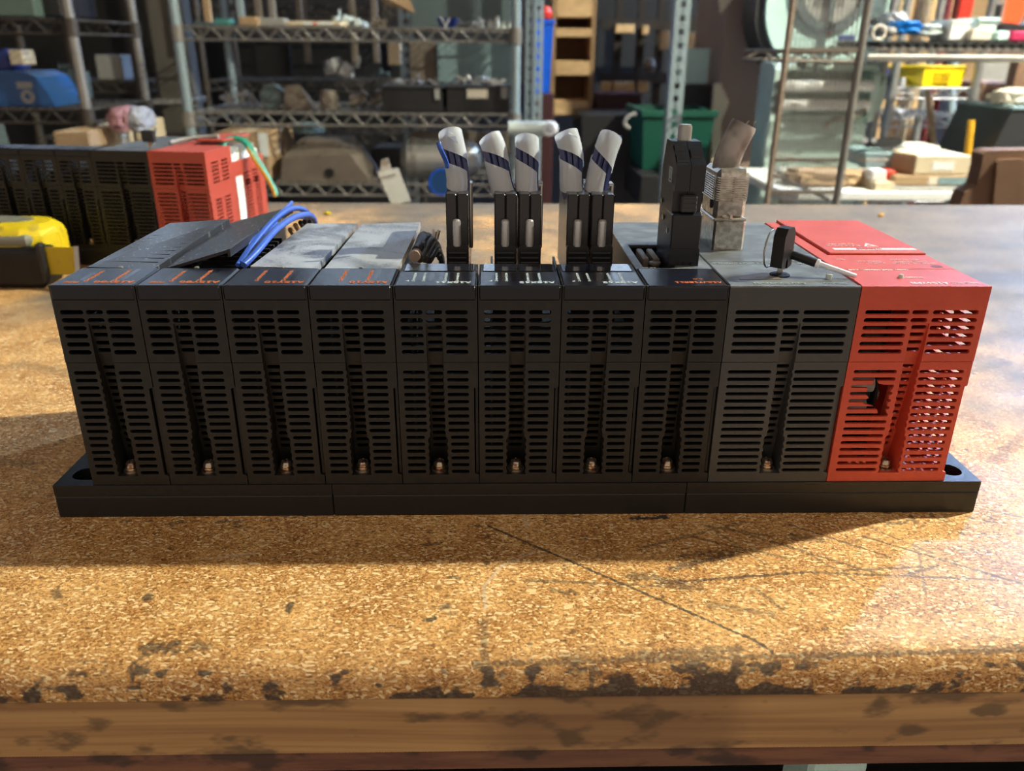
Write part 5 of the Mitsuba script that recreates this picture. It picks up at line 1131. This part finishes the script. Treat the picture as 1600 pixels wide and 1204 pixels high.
t, q3 = stack("cream_carton", "cream carton with a white label, topmost of the carton stack", (1432, 243, 1520), YT+.035, .14, q2[3]+.001, "m_kraft_light")
part(t, "label_sheet", bx(*[at(px, 260, YT+.03)[0] for px in (1458, 1492)], YT+.0335, YT+.035, at(1470, 266, YT+.03)[2], at(1470, 253, YT+.03)[2]), "m_white")
part(t, "left_panel", hull([(q3[0], YT+.035, q3[2]), (q3[0], YT+.035, q3[3]), (q3[0]-.025, YT+.1, q3[2]), (q3[0]-.025, YT+.1, q3[3]), (q3[0], YT+.12, q3[2]), (q3[0], YT+.12, q3[3])]), "m_kraft")
for j in range(3):
    stack("paper_stack", ["topmost", "middle", "bottom"][j]+" ream of the blue grey paper stack left of the cream carton", (1352, 238+8*j, 1404, 246+8*j), YT+.10, .15, None, "m_greyblue" if j != 1 else "m_greybox")
carton("white_jar_box", "small white box with red end in front of the paper stack", "box", (1362, 266, 1386, 282), YT+.04, .05, "m_white", lid=False)
carton("red_box", "small red box between the white box and the kraft carton", "box", (1386, 266, 1400, 280), YT+.05, .04, "m_redpost", lid=False)
carton("flat_white_carton", "flat white carton on the low table's left part", "carton", (1366, 284, 1398, 298), YT+.02, .15, "m_kraft_light", lid=False)
t = thing("black_stapler", "long black hand tool on the paper stack", "tool")
part(t, "tool_body", hull([at(1348, 222, YT+.12), at(1360, 217, YT+.12), at(1408, 214, YT+.12), at(1412, 224, YT+.12), at(1396, 231, YT+.12), at(1352, 230, YT+.12), at(1352, 226, YT+.16), at(1408, 220, YT+.16)]), "m_charcoal")
part(t, "tool_knob", cat(*[cyl(at(px, 219, YT+.11), at(px, 219, YT+.13), .006, 12) for px in (1352, 1366)]), "m_chrome")
bag("paper_heap", "heap of crumpled tan paper on the low table behind the cage", (1240, 268, 1362, 294), YT+.06, "m_kraft")
bag("paper_heap", "white crumpled paper at the left of the low table", (1226, 266, 1262, 289), YT+.17, "m_white")
carton("white_wrap", "white sheet hanging over the low table's right corner", "sheet", (1410, 228, 1470, 240), YT+.2, .1, "m_white", lid=False)
# far right
x0, x1, z0, z1 = rect(1556, 172, 1700, 236, 1.75)
t = thing("black_tub", "dark tapered tub with white cloth at the right edge", "tub")
part(t, "shell", hull([(x0+.03, 1.75, z1), (x1, 1.75, z1), (x0-.012, 1.75, z0-.05), (x1, 1.75, z0-.05), (x0+.03, 2.0, z1), (x1, 2.0, z1), (x0-.012, 2.0, z0-.05), (x1, 2.0, z0-.05)]), "m_charcoal")
part(t, "rim", bx(x0+.025, x1, 1.745, 2.0, z1, z1+.008, .002), "m_greyblue")
bag("white_cloth", "white cloth lying on the black tub", (1572, 140, 1640, 166), 1.78, "m_cream")
x0, x1, _, z1 = rect(1530, 128, 1584, 182, 2.62)
solo("brown_carton", bx(x0, x1, 2.62, 2.80, -.9, z1, .004), "m_card_brown", "tall brown carton above the black tub at the right", "carton")
x0, x1, _, z1 = rect(1532, 94, 1580, 126, 2.84)
solo("grey_board", bx(x0, x1, 2.84, 2.86, -.9, z1, .003), "m_greybox", "grey board behind the brown carton at the right", "board")
carton("maroon_board", "dark board right of the brown carton", "board", (1584, 90, 1640, 170), 2.5, .05, "m_card_brown", lid=False)
solo("steel_bracket", tube([at(1536, 234, 1.7), at(1566, 240, 1.7)], .006, 8), "m_alu", "metal bracket bar left of the black tub", "bracket")
YF = 1.05
pts = [(1500, 319), (1508, 300), (1526, 290), (1534, 262), (1536, 240), (1544, 235), (1660, 233), (1660, 330), (1500, 330)]
t = thing("brown_crate", "dark brown carved wooden crate at the right edge behind the bench", "crate")
part(t, "front", ext_xz(Polygon([at(a, b, YF)[[0, 2]] for a, b in pts]), YF, YF+.035), "m_card_brown")
part(t, "inset_panel", ext_xz(Polygon([at(a, b, YF)[[0, 2]] for a, b in ((1548, 318), (1554, 252), (1560, 248), (1660, 246), (1660, 330), (1548, 330))]), YF-.008, YF), "m_card_brown")
